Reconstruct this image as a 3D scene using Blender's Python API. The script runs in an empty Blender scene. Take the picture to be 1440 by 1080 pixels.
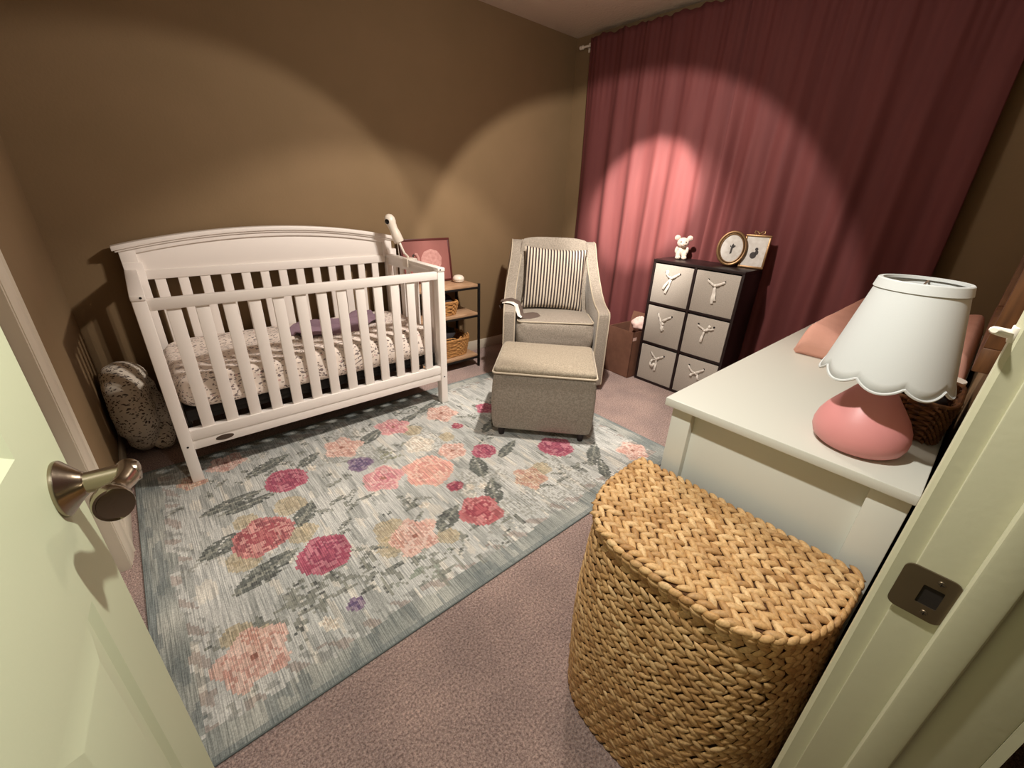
import bpy, bmesh, math, random
from mathutils import Vector, Matrix, Euler, noise as mnoise
random.seed(7)
PI = math.pi
S = bpy.context.scene
COL = S.collection

# ------------------------------------------------------------------ helpers
def lin(c):
    c = c / 255.0
    return c / 12.92 if c <= 0.04045 else ((c + 0.055) / 1.055) ** 2.4
def rgb(r, g, b): return (lin(r), lin(g), lin(b), 1.0)

def mat(name, col, rough=0.6, metal=0.0, noise=None, bump=None, sheen=0.0, spec=0.5, trans=0.0, stretch=None, ior=1.45, bump2=None):
    """noise=(scale, colour2, detail); bump=(scale, strength, distance); stretch=(x,y,z) mapping scale"""
    m = bpy.data.materials.new(name); m.use_nodes = True
    nt = m.node_tree; N = nt.nodes; L = nt.links
    b = N['Principled BSDF']
    b.inputs['Base Color'].default_value = col
    b.inputs['Roughness'].default_value = rough
    b.inputs['Metallic'].default_value = metal
    b.inputs['Specular IOR Level'].default_value = spec
    b.inputs['Sheen Weight'].default_value = sheen
    b.inputs['Transmission Weight'].default_value = trans
    b.inputs['IOR'].default_value = ior
    tc = N.new('ShaderNodeTexCoord'); vec = tc.outputs['Object']
    if stretch:
        mp = N.new('ShaderNodeMapping'); mp.inputs['Scale'].default_value = stretch
        L.new(vec, mp.inputs['Vector']); vec = mp.outputs['Vector']
    if noise:
        n = N.new('ShaderNodeTexNoise'); n.inputs['Scale'].default_value = noise[0]
        n.inputs['Detail'].default_value = noise[2] if len(noise) > 2 else 4
        L.new(vec, n.inputs['Vector'])
        r = N.new('ShaderNodeValToRGB')
        r.color_ramp.elements[0].position = 0.35; r.color_ramp.elements[1].position = 0.65
        r.color_ramp.elements[0].color = col; r.color_ramp.elements[1].color = noise[1]
        L.new(n.outputs['Fac'], r.inputs['Fac']); L.new(r.outputs['Color'], b.inputs['Base Color'])
    prev = None
    for bp_ in (bump, bump2):
        if bp_:
            n2 = N.new('ShaderNodeTexNoise'); n2.inputs['Scale'].default_value = bp_[0]; n2.inputs['Detail'].default_value = 3
            L.new(vec, n2.inputs['Vector'])
            bu = N.new('ShaderNodeBump'); bu.inputs['Strength'].default_value = bp_[1]; bu.inputs['Distance'].default_value = bp_[2]
            L.new(n2.outputs['Fac'], bu.inputs['Height'])
            if prev: L.new(prev.outputs['Normal'], bu.inputs['Normal'])
            L.new(bu.outputs['Normal'], b.inputs['Normal']); prev = bu
    return m

class MB:
    """collects primitives into one bmesh"""
    def __init__(s): s.bm = bmesh.new()
    def box(s, lo, hi, M=None, bev=0.0, seg=2):
        lo = Vector(lo); hi = Vector(hi); c = (lo + hi) / 2; d = hi - lo
        t = bmesh.new(); bmesh.ops.create_cube(t, size=1)
        bmesh.ops.scale(t, vec=d, verts=t.verts)
        if bev > 0:
            bmesh.ops.bevel(t, geom=t.edges[:], offset=min(bev, min(d) * 0.45), segments=seg, profile=0.5, affect='EDGES')
        bmesh.ops.translate(t, vec=c, verts=t.verts)
        return s.add(t, M)
    def add(s, t, M=None):
        if M is not None: bmesh.ops.transform(t, matrix=M, verts=t.verts)
        me = bpy.data.meshes.new('tmp'); t.to_mesh(me); t.free(); s.bm.from_mesh(me); bpy.data.meshes.remove(me)
        return s
    def lathe(s, prof, n=32, M=None, cap=True, sx=1.0, sy=1.0):
        t = bmesh.new(); rings = []
        for r, z in prof:
            rings.append([t.verts.new((r * sx * math.cos(2 * PI * i / n), r * sy * math.sin(2 * PI * i / n), z)) for i in range(n)])
        for a, b in zip(rings, rings[1:]):
            for i in range(n):
                j = (i + 1) % n; t.faces.new((a[i], a[j], b[j], b[i]))
        if cap:
            if prof[0][0] > 1e-6: t.faces.new(rings[0][::-1])
            if prof[-1][0] > 1e-6: t.faces.new(rings[-1])
        bmesh.ops.remove_doubles(t, verts=t.verts, dist=1e-6)
        return s.add(t, M)
    def tube(s, pts, r, n=8, closed=False, flat=1.0, M=None, up=None, cap=True):
        """r: number or list; flat: scale of cross-section second axis"""
        pts = [Vector(p) for p in pts]; k = len(pts); t = bmesh.new(); rings = []
        rr = r if isinstance(r, (list, tuple)) else [r] * k
        upv = Vector(up) if up else None; pu = None
        for i, p in enumerate(pts):
            a = pts[(i - 1) % k] if (closed or i > 0) else p
            b = pts[(i + 1) % k] if (closed or i < k - 1) else p
            d = (b - a).normalized()
            if upv is not None: u = upv - d * upv.dot(d)
            elif pu is not None: u = pu - d * pu.dot(d)
            else:
                u = Vector((0, 0, 1)) - d * d.z
                if u.length < 0.1: u = Vector((1, 0, 0)) - d * d.x
            u.normalize(); pu = u; v = d.cross(u)
            rings.append([t.verts.new(p + (u * math.cos(2 * PI * q / n) * flat + v * math.sin(2 * PI * q / n)) * rr[i]) for q in range(n)])
        pairs = list(zip(rings, rings[1:])) + ([(rings[-1], rings[0])] if closed else [])
        for a, b in pairs:
            for q in range(n):
                w = (q + 1) % n; t.faces.new((a[q], a[w], b[w], b[q]))
        if not closed and cap: t.faces.new(rings[0][::-1]); t.faces.new(rings[-1])
        return s.add(t, M)
    def cyl(s, a, b, r, n=16, r2=None):
        return s.tube([a, b], [r, r if r2 is None else r2], n)
    def ell(s, c, rad, M=None, seg=20, ring=12):
        t = bmesh.new(); bmesh.ops.create_uvsphere(t, u_segments=seg, v_segments=ring, radius=1)
        bmesh.ops.scale(t, vec=Vector(rad), verts=t.verts)
        if M is not None: bmesh.ops.transform(t, matrix=M, verts=t.verts)
        bmesh.ops.translate(t, vec=Vector(c), verts=t.verts)
        return s.add(t)
    def prism(s, poly, lo, hi, axis=0, M=None, bev=0.0, seg=2):
        """polygon in the two other axes extruded along axis"""
        t = bmesh.new()
        def P(u, v, w):
            return (w, u, v) if axis == 0 else ((u, w, v) if axis == 1 else (u, v, w))
        A = [t.verts.new(P(u, v, lo)) for u, v in poly]; B = [t.verts.new(P(u, v, hi)) for u, v in poly]
        t.faces.new(A[::-1]); t.faces.new(B); k = len(poly)
        for i in range(k):
            j = (i + 1) % k; t.faces.new((A[i], A[j], B[j], B[i]))
        bmesh.ops.recalc_face_normals(t, faces=t.faces)
        if bev > 0:
            ed = [e for e in t.edges if len(e.link_faces) == 2 and e.calc_face_angle(0) > 0.6]
            bmesh.ops.bevel(t, geom=ed, offset=bev, segments=seg, profile=0.5, affect='EDGES')
        return s.add(t, M)
    def grid(s, f, nu, nv, closeu=False, M=None):
        t = bmesh.new()
        V = [[t.verts.new(f(i / nu, j / nv)) for j in range(nv + 1)] for i in range(nu + (0 if closeu else 1))]
        k = len(V)
        for i in range(nu):
            a = V[i]; b = V[(i + 1) % k]
            for j in range(nv): t.faces.new((a[j], b[j], b[j + 1], a[j + 1]))
        return s.add(t, M)
    def build(s, name, m, parent=None, smooth=True, angle=35, recalc=True, weld=0.0, label=None):
        if weld: bmesh.ops.remove_doubles(s.bm, verts=s.bm.verts, dist=weld)
        if recalc: bmesh.ops.recalc_face_normals(s.bm, faces=s.bm.faces)
        me = bpy.data.meshes.new(name); s.bm.to_mesh(me); s.bm.free()
        if smooth:
            me.polygons.foreach_set('use_smooth', [True] * len(me.polygons))
            me.set_sharp_from_angle(angle=math.radians(angle))
        me.materials.append(m)
        o = bpy.data.objects.new(name, me); COL.objects.link(o)
        if parent is not None: o.parent = parent
        if label: o['label'] = label
        return o

def tag(o, label, cat, group=None):
    o['label'] = label; o['category'] = cat
    if group: o['group'] = group
    return o
def thing(name, label, cat, loc=(0, 0, 0), rz=0.0, group=None):
    o = bpy.data.objects.new(name, None); COL.objects.link(o)
    o.empty_display_size = 0.05
    o.location = loc; o.rotation_euler = (0, 0, rz)
    return tag(o, label, cat, group)
def struct(o, label=None):
    o['kind'] = 'structure'
    if label: o['label'] = label
    return o
def mod_solid(o, th, off=0):
    m = o.modifiers.new('thickness', 'SOLIDIFY'); m.thickness = th; m.offset = off
def mod_sub(o, lv=1):
    m = o.modifiers.new('smooth', 'SUBSURF'); m.levels = lv; m.render_levels = lv
def fbm(x, y, z, s=1.0):
    return mnoise.noise((x * s, y * s, z * s))
def sstep(a, b, x):
    t = max(0, min(1, (x - a) / (b - a))); return t * t * (3 - 2 * t)
def interp(pts, x):
    for (a, fa), (b, fb) in zip(pts, pts[1:]):
        if x <= b:
            t = (x - a) / (b - a); return fa + (fb - fa) * max(0, t)
    return pts[-1][1]

# ------------------------------------------------------------------ room numbers
XW, XR, YB, YD, H = -0.28, 3.10, 2.833, -0.05, 2.41

# ------------------------------------------------------------------ materials
M = {}
M['wall'] = mat('wall_paint', rgb(134, 111, 82), 0.75, bump=(90, 0.15, 0.004), noise=(3, rgb(130, 108, 79)), spec=0.3)
M['ceil'] = mat('ceiling_paint', rgb(205, 190, 172), 0.9, bump=(60, 0.5, 0.01), spec=0.2)
M['trim'] = mat('trim_paint', rgb(206, 196, 178), 0.45)
M['doorp'] = mat('door_paint', rgb(204, 210, 176), 0.5, bump=(160, 0.06, 0.002))
M['jamb'] = mat('jamb_paint', rgb(188, 184, 156), 0.42, bump=(120, 0.08, 0.002))
M['nickel'] = mat('brushed_nickel', rgb(160, 148, 130), 0.24, 1.0, bump=(300, 0.05, 0.001))
M['strike'] = mat('dull_steel', rgb(130, 116, 98), 0.4, 1.0)
M['dark'] = mat('dark_recess', rgb(32, 24, 18), 0.9)
M['crib'] = mat('crib_paint', rgb(247, 241, 235), 0.4)
M['mblack'] = mat('black_metal', rgb(30, 26, 24), 0.5, 0.3)
M['wood'] = mat('pale_wood', rgb(186, 152, 120), 0.55, noise=(6, rgb(160, 124, 94)), stretch=(2, 14, 14))
M['wicker'] = mat('seagrass', rgb(186, 136, 80), 0.7, noise=(60, rgb(150, 104, 58)))
M['wickerd'] = mat('brown_wicker', rgb(140, 96, 58), 0.6, noise=(60, rgb(86, 54, 32)))
M['dcloth'] = mat('dark_cloth', rgb(44, 40, 44), 0.9, bump=(40, 0.4, 0.01))
M['espresso'] = mat('espresso_laminate', rgb(34, 22, 22), 0.4)
M['bin'] = mat('grey_bin_fabric', rgb(186, 178, 168), 0.9, noise=(180, rgb(172, 164, 154)), bump=(350, 0.3, 0.001))
M['ribbon'] = mat('white_satin_ribbon', rgb(240, 235, 226), 0.35, sheen=0.3)
M['plush'] = mat('cream_plush', rgb(206, 186, 170), 0.95, bump=(160, 0.7, 0.006), sheen=0.5)
M['pinkp'] = mat('pink_plush', rgb(225, 170, 160), 0.95, sheen=0.4)
M['black'] = mat('black_bead', rgb(15, 12, 12), 0.3)
M['gold'] = mat('antique_gold', rgb(138, 108, 76), 0.4, 0.7, bump=(150, 0.3, 0.002))
M['paper'] = mat('photo_paper', rgb(208, 204, 198), 0.5, noise=(40, rgb(192, 186, 178)))
M['ink'] = mat('dark_photo_figure', rgb(48, 42, 40), 0.6)
M['card'] = mat('brown_cardboard', rgb(122, 84, 66), 0.85, noise=(20, rgb(112, 76, 60)))
M['curtain'] = mat('mauve_curtain', rgb(104, 52, 51), 0.8, noise=(20, rgb(98, 48, 48)), sheen=0.0, bump=(260, 0.15, 0.001), stretch=(1, 1, .15))
M['white'] = mat('dresser_white', rgb(206, 205, 194), 0.38)
M['shade'] = mat('white_shade_linen', rgb(204, 206, 204), 0.8, bump=(400, 0.15, 0.0006))
M['ceram'] = mat('pink_ceramic', rgb(214, 142, 140), 0.42)
M['pad'] = mat('peach_pad_cover', rgb(220, 164, 146), 0.9, bump=(220, 0.3, 0.002), noise=(12, rgb(212, 156, 138)))
M['padw'] = mat('pink_white_cloth', rgb(232, 200, 190), 0.9, bump=(90, 0.3, 0.004))
M['clear'] = mat('clear_plastic', rgb(230, 228, 220), 0.12, trans=0.85)
M['brownw'] = mat('stained_wood', rgb(104, 66, 38), 0.45, noise=(8, rgb(76, 46, 26)), stretch=(10, 10, 1.5))
M['plastic'] = mat('white_plastic', rgb(236, 226, 212), 0.35)
M['chair'] = mat('greige_upholstery', rgb(164, 154, 141), 0.9, noise=(140, rgb(136, 127, 115), 5), bump=(320, 0.35, 0.002), sheen=0.2)
M['otop'] = mat('greige_upholstery_top', rgb(158, 147, 128), 0.9, noise=(140, rgb(128, 117, 100), 5), bump=(320, 0.35, 0.002), sheen=0.2)
M['piping'] = mat('pale_piping', rgb(184, 172, 152), 0.8)
M['strap'] = mat('grey_brown_strap', rgb(92, 78, 70), 0.85, bump=(300, 0.3, 0.001))
M['lav'] = mat('lavender_cloth', rgb(140, 116, 130), 0.9, bump=(40, 0.5, 0.006))
M['edge'] = mat('rug_binding', rgb(104, 112, 110), 0.9)

def carpet_mat():
    m = mat('mauve_carpet', rgb(150, 118, 112), 0.98, spec=0.1, sheen=0.2)
    nt = m.node_tree; N = nt.nodes; L = nt.links; b = N['Principled BSDF']
    tc = N.new('ShaderNodeTexCoord')
    n1 = N.new('ShaderNodeTexNoise'); n1.inputs['Scale'].default_value = 150; n1.inputs['Detail'].default_value = 5; n1.inputs['Roughness'].default_value = .7
    n2 = N.new('ShaderNodeTexNoise'); n2.inputs['Scale'].default_value = 5; n2.inputs['Detail'].default_value = 4
    n3 = N.new('ShaderNodeTexVoronoi'); n3.inputs['Scale'].default_value = 230
    for n in (n1, n2, n3): L.new(tc.outputs['Object'], n.inputs['Vector'])
    r1 = N.new('ShaderNodeValToRGB'); e = r1.color_ramp.elements
    e[0].position = .36; e[0].color = rgb(132, 106, 99); e[1].position = .66; e[1].color = rgb(228, 198, 186)
    L.new(n1.outputs['Fac'], r1.inputs['Fac'])
    r2 = N.new('ShaderNodeValToRGB'); e = r2.color_ramp.elements
    e[0].position = .35; e[0].color = (.80, .79, .80, 1); e[1].position = .65; e[1].color = (1.06, 1.04, 1.03, 1)
    L.new(n2.outputs['Fac'], r2.inputs['Fac'])
    mx = N.new('ShaderNodeMix'); mx.data_type = 'RGBA'; mx.blend_type = 'MULTIPLY'; mx.inputs[0].default_value = 1
    L.new(r1.outputs['Color'], mx.inputs[6]); L.new(r2.outputs['Color'], mx.inputs[7]); L.new(mx.outputs[2], b.inputs['Base Color'])
    bu = N.new('ShaderNodeBump'); bu.inputs['Strength'].default_value = .9; bu.inputs['Distance'].default_value = .012
    ad = N.new('ShaderNodeMath'); ad.operation = 'ADD'; L.new(n1.outputs['Fac'], ad.inputs[0])
    ml = N.new('ShaderNodeMath'); ml.operation = 'MULTIPLY'; ml.inputs[1].default_value = .5
    L.new(n3.outputs['Distance'], ml.inputs[0]); L.new(ml.outputs[0], ad.inputs[1]); L.new(ad.outputs[0], bu.inputs['Height'])
    L.new(bu.outputs['Normal'], b.inputs['Normal'])
    return m
M['carpet'] = carpet_mat()

def floral_mat(name, base, figs, scale):
    """off-white cotton scattered with small leaf marks (voronoi cells, stretched)"""
    m = mat(name, base, 0.9, bump=(14, 0.35, 0.02), sheen=.1)
    nt = m.node_tree; N = nt.nodes; L = nt.links; b = N['Principled BSDF']
    tc = N.new('ShaderNodeTexCoord')
    prev = None
    for k, (col, sc, thr, rot) in enumerate(figs):
        mp = N.new('ShaderNodeMapping'); mp.inputs['Scale'].default_value = (1, 2.3, 1.6); mp.inputs['Rotation'].default_value = rot
        L.new(tc.outputs['Object'], mp.inputs['Vector'])
        nz = N.new('ShaderNodeTexNoise'); nz.inputs['Scale'].default_value = sc * .8
        L.new(tc.outputs['Object'], nz.inputs['Vector'])
        mixv = N.new('ShaderNodeMix'); mixv.data_type = 'RGBA'; mixv.blend_type = 'LINEAR_LIGHT'; mixv.inputs[0].default_value = .035
        L.new(mp.outputs['Vector'], mixv.inputs[6]); L.new(nz.outputs['Color'], mixv.inputs[7])
        v = N.new('ShaderNodeTexVoronoi'); v.inputs['Scale'].default_value = sc * scale
        L.new(mixv.outputs[2], v.inputs['Vector'])
        cm = N.new('ShaderNodeMath'); cm.operation = 'LESS_THAN'; cm.inputs[1].default_value = thr
        L.new(v.outputs['Distance'], cm.inputs[0])
        mx = N.new('ShaderNodeMix'); mx.data_type = 'RGBA'
        L.new(cm.outputs[0], mx.inputs[0])
        if prev is None: mx.inputs[6].default_value = base
        else: L.new(prev, mx.inputs[6])
        mx.inputs[7].default_value = col; prev = mx.outputs[2]
    L.new(prev, b.inputs['Base Color'])
    return m
M['sheet'] = floral_mat('floral_crib_sheet', rgb(238, 226, 216),
    [(rgb(132, 120, 118), 20, .25, (0, 0, .6)), (rgb(152, 140, 134), 27, .24, (.5, .3, -.7)), (rgb(128, 116, 112), 24, .21, (.9, 0, 1.4)), (rgb(212, 178, 172), 14, .15, (0, .4, .2))], 1.5)
M['nurse'] = floral_mat('floral_nursing_cover', rgb(222, 212, 196),
    [(rgb(84, 74, 70), 24, .28, (.6, .2, .6)), (rgb(100, 88, 82), 32, .28, (.2, .9, -.6)), (rgb(120, 108, 98), 21, .2, (.9, .4, .2))], 1.45)

def stripe_mat():
    m = mat('ticking_stripe', rgb(210, 198, 178), 0.9, bump=(300, .3, .001))
    nt = m.node_tree; N = nt.nodes; L = nt.links; b = N['Principled BSDF']
    tc = N.new('ShaderNodeTexCoord'); sp = N.new('ShaderNodeSeparateXYZ'); L.new(tc.outputs['Object'], sp.inputs[0])
    a = N.new('ShaderNodeMath'); a.operation = 'MULTIPLY'; a.inputs[1].default_value = 1 / .0215; L.new(sp.outputs['X'], a.inputs[0])
    f = N.new('ShaderNodeMath'); f.operation = 'FRACT'; L.new(a.outputs[0], f.inputs[0])
    g = N.new('ShaderNodeMath'); g.operation = 'LESS_THAN'; g.inputs[1].default_value = .5; L.new(f.outputs[0], g.inputs[0])
    mx = N.new('ShaderNodeMix'); mx.data_type = 'RGBA'; L.new(g.outputs[0], mx.inputs[0])
    mx.inputs[6].default_value = rgb(212, 200, 182); mx.inputs[7].default_value = rgb(62, 52, 53)
    L.new(mx.outputs[2], b.inputs['Base Color'])
    return m
M['stripe'] = stripe_mat()

def island_mat(name, cols, rough=.6):
    m = mat(name, cols[0], rough, bump=(140, .3, .002))
    nt = m.node_tree; N = nt.nodes; L = nt.links; b = N['Principled BSDF']
    g = N.new('ShaderNodeNewGeometry'); r = N.new('ShaderNodeValToRGB')
    e = r.color_ramp.elements
    e[0].position = 0; e[0].color = cols[0]; e[1].position = 1; e[1].color = cols[-1]
    for i, c in enumerate(cols[1:-1]):
        q = e.new((i + 1) / (len(cols) - 1)); q.color = c
    L.new(g.outputs['Random Per Island'], r.inputs['Fac'])
    tc = N.new('ShaderNodeTexCoord'); n = N.new('ShaderNodeTexNoise'); n.inputs['Scale'].default_value = 220
    L.new(tc.outputs['Object'], n.inputs['Vector'])
    mx = N.new('ShaderNodeMix'); mx.data_type = 'RGBA'; mx.blend_type = 'MULTIPLY'; mx.inputs[0].default_value = .5
    L.new(r.outputs['Color'], mx.inputs[6]); L.new(n.outputs['Color'], mx.inputs[7])
    r3 = N.new('ShaderNodeValToRGB'); r3.color_ramp.elements[0].position = .3; r3.color_ramp.elements[0].color = (.5, .45, .4, 1)
    r3.color_ramp.elements[1].position = .6; r3.color_ramp.elements[1].color = (1, 1, 1, 1)
    L.new(n.outputs['Fac'], r3.inputs['Fac']); L.new(r3.outputs['Color'], mx.inputs[7])
    L.new(mx.outputs[2], b.inputs['Base Color'])
    return m
M['braid'] = island_mat('water_hyacinth', [rgb(196, 152, 98), rgb(220, 180, 126), rgb(176, 132, 82), rgb(232, 196, 144)])
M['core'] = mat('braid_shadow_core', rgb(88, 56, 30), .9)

# ------------------------------------------------------------------ room shell
def bx(name, lo, hi, m, bev=0.0):
    b = MB(); b.box(lo, hi, bev=bev); return struct(b.build(name, m, smooth=bev > 0))
bx('floor', (XW - .1, -1.35, -.05), (XR + .1, YB + .1, 0), M['carpet'])
bx('ceiling', (XW - .1, -1.35, H), (XR + .1, YB + .1, H + .05), M['ceil'])
bx('wall_back', (XW - .1, YB, 0), (XR + .1, YB + .1, H), M['wall'])
bx('wall_right', (XR, -1.35, 0), (XR + .1, YB, H), M['wall'])
JX0, JX1, YH = -0.195, 0.52, -0.154      # doorway between the two jambs; hall face of the wall
# left wall with the closet opening
b = MB(); b.box((XW - .1, 1.70, 0), (XW, YB, H)); b.box((XW - .1, -1.35, 2.05), (XW, 1.70, H)); b.box((XW - .1, -1.35, 0), (XW, .75, 2.05))
struct(b.build('wall_left', M['wall'], smooth=False))
# wall with the doorway
b = MB(); b.box((JX1 + .02, YH, 0), (XR, YD, H)); b.box((JX0 - .02, YH, 2.06), (JX1 + .02, YD, H)); b.box((XW, YH, 0), (JX0 - .02, YD, H))
struct(b.build('wall_front', M['wall'], smooth=False))
bx('wall_hall', (XW - .1, -1.45, 0), (XR + .1, -1.35, H), M['wall'])

def baseboard(name, lo, hi, axis):
    b = MB()
    (x0, y0), (x1, y1) = lo, hi
    b.box((x0, y0, 0), (x1, y1, .085), bev=.004); struct(b.build(name, M['trim']))
baseboard('baseboard_back', (XW + .013, YB - .013), (XR, YB), 0)
baseboard('baseboard_left', (XW, 1.795), (XW + .013, YB - .013), 1)
baseboard('baseboard_right', (XR - .013, YD), (XR, YB - .013), 1)
baseboard('baseboard_front', (.60, YD), (XR - .013, YD + .013), 0)

# closet on the left wall: casing and slab door
def casing_profile(x0, dx, y0, y1, z0, z1):
    """stepped colonial casing on the left wall, from the outer edge y1 to the inner edge y0"""
    w = y1 - y0
    return [(y1, x0), (y1, x0 + .016), (y1 - .12 * w, x0 + .018), (y1 - .2 * w, x0 + .012), (y1 - .32 * w, x0 + .014),
            (y1 - .72 * w, x0 + .010), (y1 - .8 * w, x0 + .007), (y1 - .9 * w, x0 + .009), (y0, x0 + .006), (y0, x0)]
b = MB()
P = casing_profile(XW, .018, 1.70, 1.79, 0, 2.1)
b.prism([(x, y) for y, x in P], 0, 2.11, axis=2)
b.prism([(x, y) for y, x in casing_profile(XW, .018, .66, .75, 0, 2.1)], 0, 2.11, axis=2)
b.box((XW, .66, 2.05), (XW + .014, 1.79, 2.13), bev=.003)
b.box((XW - .1, 1.685, 0), (XW + .004, 1.70, 2.05)); b.box((XW - .1, .75, 0), (XW + .004, .765, 2.05)); b.box((XW - .1, .765, 2.035), (XW + .004, 1.685, 2.05))
struct(b.build('trim_1', M['trim'], angle=20), 'white moulded casing round the closet doorway')
b = MB(); b.box((XW - .06, .768, .012), (XW - .028, 1.682, 2.03), bev=.002)
for z0, z1 in ((.12, .9), (1.05, 1.9)):
    for y0, y1 in ((.87, 1.17), (1.27, 1.57)): b.box((XW - .03, y0, z0), (XW - .022, y1, z1), bev=.006)
struct(b.build('door_2', M['trim']), 'white panelled closet door in the left wall')

# doorway trim: jambs, stop, casing on the room side
b = MB()
b.box((JX1, YH, 0), (JX1 + .02, -.042, 2.06), bev=.0015)                        # right jamb
b.box((JX1 - .010, -.107, 0), (JX1, -.0775, 2.04), bev=.004, seg=3)            # stop
prof = [(JX1 + .005, -.05), (JX1 + .005, -.0275), (JX1 + .008, -.0235), (JX1 + .014, -.0225), (JX1 + .022, -.0265), (JX1 + .05, -.0245), (JX1 + .062, -.029), (JX1 + .066, -.05)]
b.prism(prof, 0, 2.11, axis=2)
b.prism([(JX1 + .0, -.162), (JX1 + .062, -.172), (JX1 + .066, YH), (JX1 + .0, YH)], 0, 2.11, axis=2)   # hall casing
struct(b.build('trim_2', M['jamb'], angle=25), 'greenish white right door jamb with stop and casing')
b = MB()
b.box((JX0 - .02, YH, 0), (JX0, -.05, 2.06), bev=.0015); b.box((JX0, -.107, 0), (JX0 + .010, -.0775, 2.04), bev=.003)
b.box((JX0, YH, 2.04), (JX1, -.05, 2.06)); b.box((JX0, -.107, 2.03), (JX1, -.0775, 2.04))
b.box((XW + .005, -.05, 0), (JX0 - .003, -.036, 2.1)); b.box((XW + .005, -.05, 2.045), (JX1 + .066, -.032, 2.11), bev=.004)
struct(b.build('trim_3', M['jamb'], angle=25), 'left jamb and head of the doorway')
# strike plate
sp = thing('strike_plate', 'dull metal strike plate screwed to the right door jamb', 'strike plate', (JX1, -.058, .9155))
b = MB()
t = bmesh.new()
def rr(w, h, r, n=5):
    o = []
    for cx, cy, a0 in ((w - r, h - r, 0), (-w + r, h - r, 90), (-w + r, -h + r, 180), (w - r, -h + r, 270)):
        for i in range(n + 1):
            a = math.radians(a0 + 90 * i / n); o.append((cx + r * math.cos(a), cy + r * math.sin(a)))
    return o
outer = rr(.0215, .0285, .008); inner = rr(.008, .0115, .0012)
def ring_plate(t, x0, x1):
    k = len(outer)
    for (xa, flip) in ((x0, 0), (x1, 1)):
        A = [t.verts.new((xa, u + .001, v)) for u, v in outer]; B = [t.verts.new((xa, u - .004, v)) for u, v in inner]
        for i in range(k):
            j = (i + 1) % k; t.faces.new((A[i], A[j], B[j], B[i]))
        if xa == x0: A0, B0 = A, B
    for i in range(k):
        j = (i + 1) % k; t.faces.new((A0[i], A0[j], A[j], A[i])); t.faces.new((B0[i], B0[j], B[j], B[i]))
ring_plate(t, -.0022, -.0004)
b.add(t)
plate = b.build('plate', M['strike'], sp)
b = MB(); b.box((-.0012, -.0125, -.012), (-.0003, .0045, .012)); b.build('latch_hole', M['dark'], sp, smooth=False)
for zz in (.020, -.020):
    b = MB(); b.lathe([(0, 0), (.0034, 0), (.0030, .0012), (0, .0014)], 12, Matrix.Translation((-.0021, -.006, zz)) @ Matrix.Rotation(-PI / 2, 4, 'Y'))
    s_ = b.build('screw', M['strike'], sp)
    b = MB(); b.box((-.0037, -.0082, zz - .0004), (-.0034, -.0038, zz + .0004)); b.box((-.0037, -.0064, zz - .002), (-.0034, -.0056, zz + .002))
    b.build('screw_slot', M['dark'], s_, smooth=False)
b = MB(); b.tube([(JX1 + .012, -.024, 1.1775), (JX1 + .006, -.017, 1.179), (JX1 - .002, -.0125, 1.181), (JX1 - .004, -.012, 1.1812)], [.0048, .0046, .004, .0025], 10, flat=.8)
b.box((JX1 + .006, -.026, 1.1715), (JX1 + .02, -.0215, 1.1845), bev=.001)
tag(b.build('plastic_hook', M['plastic']), 'small white plastic hook stuck on the right door casing', 'hook')

# ------------------------------------------------------------------ open door leaf
hx = Vector((JX0, -.035)); ex = Vector((-.126, .689)); ang = math.atan2(-(ex - hx).x, (ex - hx).y)
DW = (ex - hx).length
dr = bpy.data.objects.new('door_1', None); COL.objects.link(dr); dr.location = (hx.x, hx.y, .012); dr.rotation_euler = (0, 0, ang)
struct(dr, 'cream six-panel door standing open at the left')
# local: +y along the leaf, +x towards the viewer (face at x=0), z up
b = MB(); t = bmesh.new()
sc_ = [0, .112, .313, .413, .614, DW]; zc = [0, .245, .800, 1.000, 1.610, 1.705, 1.905, 2.02]
panels = [(1, 1), (3, 1), (1, 3), (3, 3), (1, 5), (3, 5)]
def face_quads(t, x, sgn):
    for i in range(5):
        for j in range(7):
            s0, s1, z0, z1 = sc_[i], sc_[i + 1], zc[j], zc[j + 1]
            if (i, j) in panels:
                rings = []
                for ins, dep in ((0, 0), (.003, .002), (.011, .0065), (.014, .0065), (.046, .0015), (.049, .001)):
                    rings.append([t.verts.new((x - sgn * dep, u, v)) for u, v in ((s0 + ins, z0 + ins), (s1 - ins, z0 + ins), (s1 - ins, z1 - ins), (s0 + ins, z1 - ins))])
                for A, B in zip(rings, rings[1:]):
                    for k in range(4):
                        l = (k + 1) % 4; t.faces.new((A[k], A[l], B[l], B[k]))
                t.faces.new(rings[-1])
            else:
                t.faces.new([t.verts.new((x, u, v)) for u, v in ((s0, z0), (s1, z0), (s1, z1), (s0, z1))])
face_quads(t, 0, 1); face_quads(t, -.035, -1)
for (u0, v0, u1, v1) in ((0, 0, DW, 0), (DW, 0, DW, 2.02), (DW, 2.02, 0, 2.02), (0, 2.02, 0, 0)):
    t.faces.new([t.verts.new(p) for p in ((0, u0, v0), (0, u1, v1), (-.035, u1, v1), (-.035, u0, v0))])
bmesh.ops.remove_doubles(t, verts=t.verts, dist=1e-5)
b.add(t); b.build('leaf', M['doorp'], dr, angle=12)
hd = bpy.data.objects.new('door_handle', None); COL.objects.link(hd); hd.parent = dr; hd.location = (0, .676, .922); hd['label'] = 'brushed nickel lever handle'
RY = Matrix.Rotation(PI / 2, 4, 'Y')
b = MB(); b.lathe([(.0335, 0), (.034, .002), (.0335, .004), (.030, .007), (.0235, .0125), (.0170, .0185), (.0145, .0215), (0, .0215)], 40, RY); b.build('rosette', M['nickel'], hd)
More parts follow.
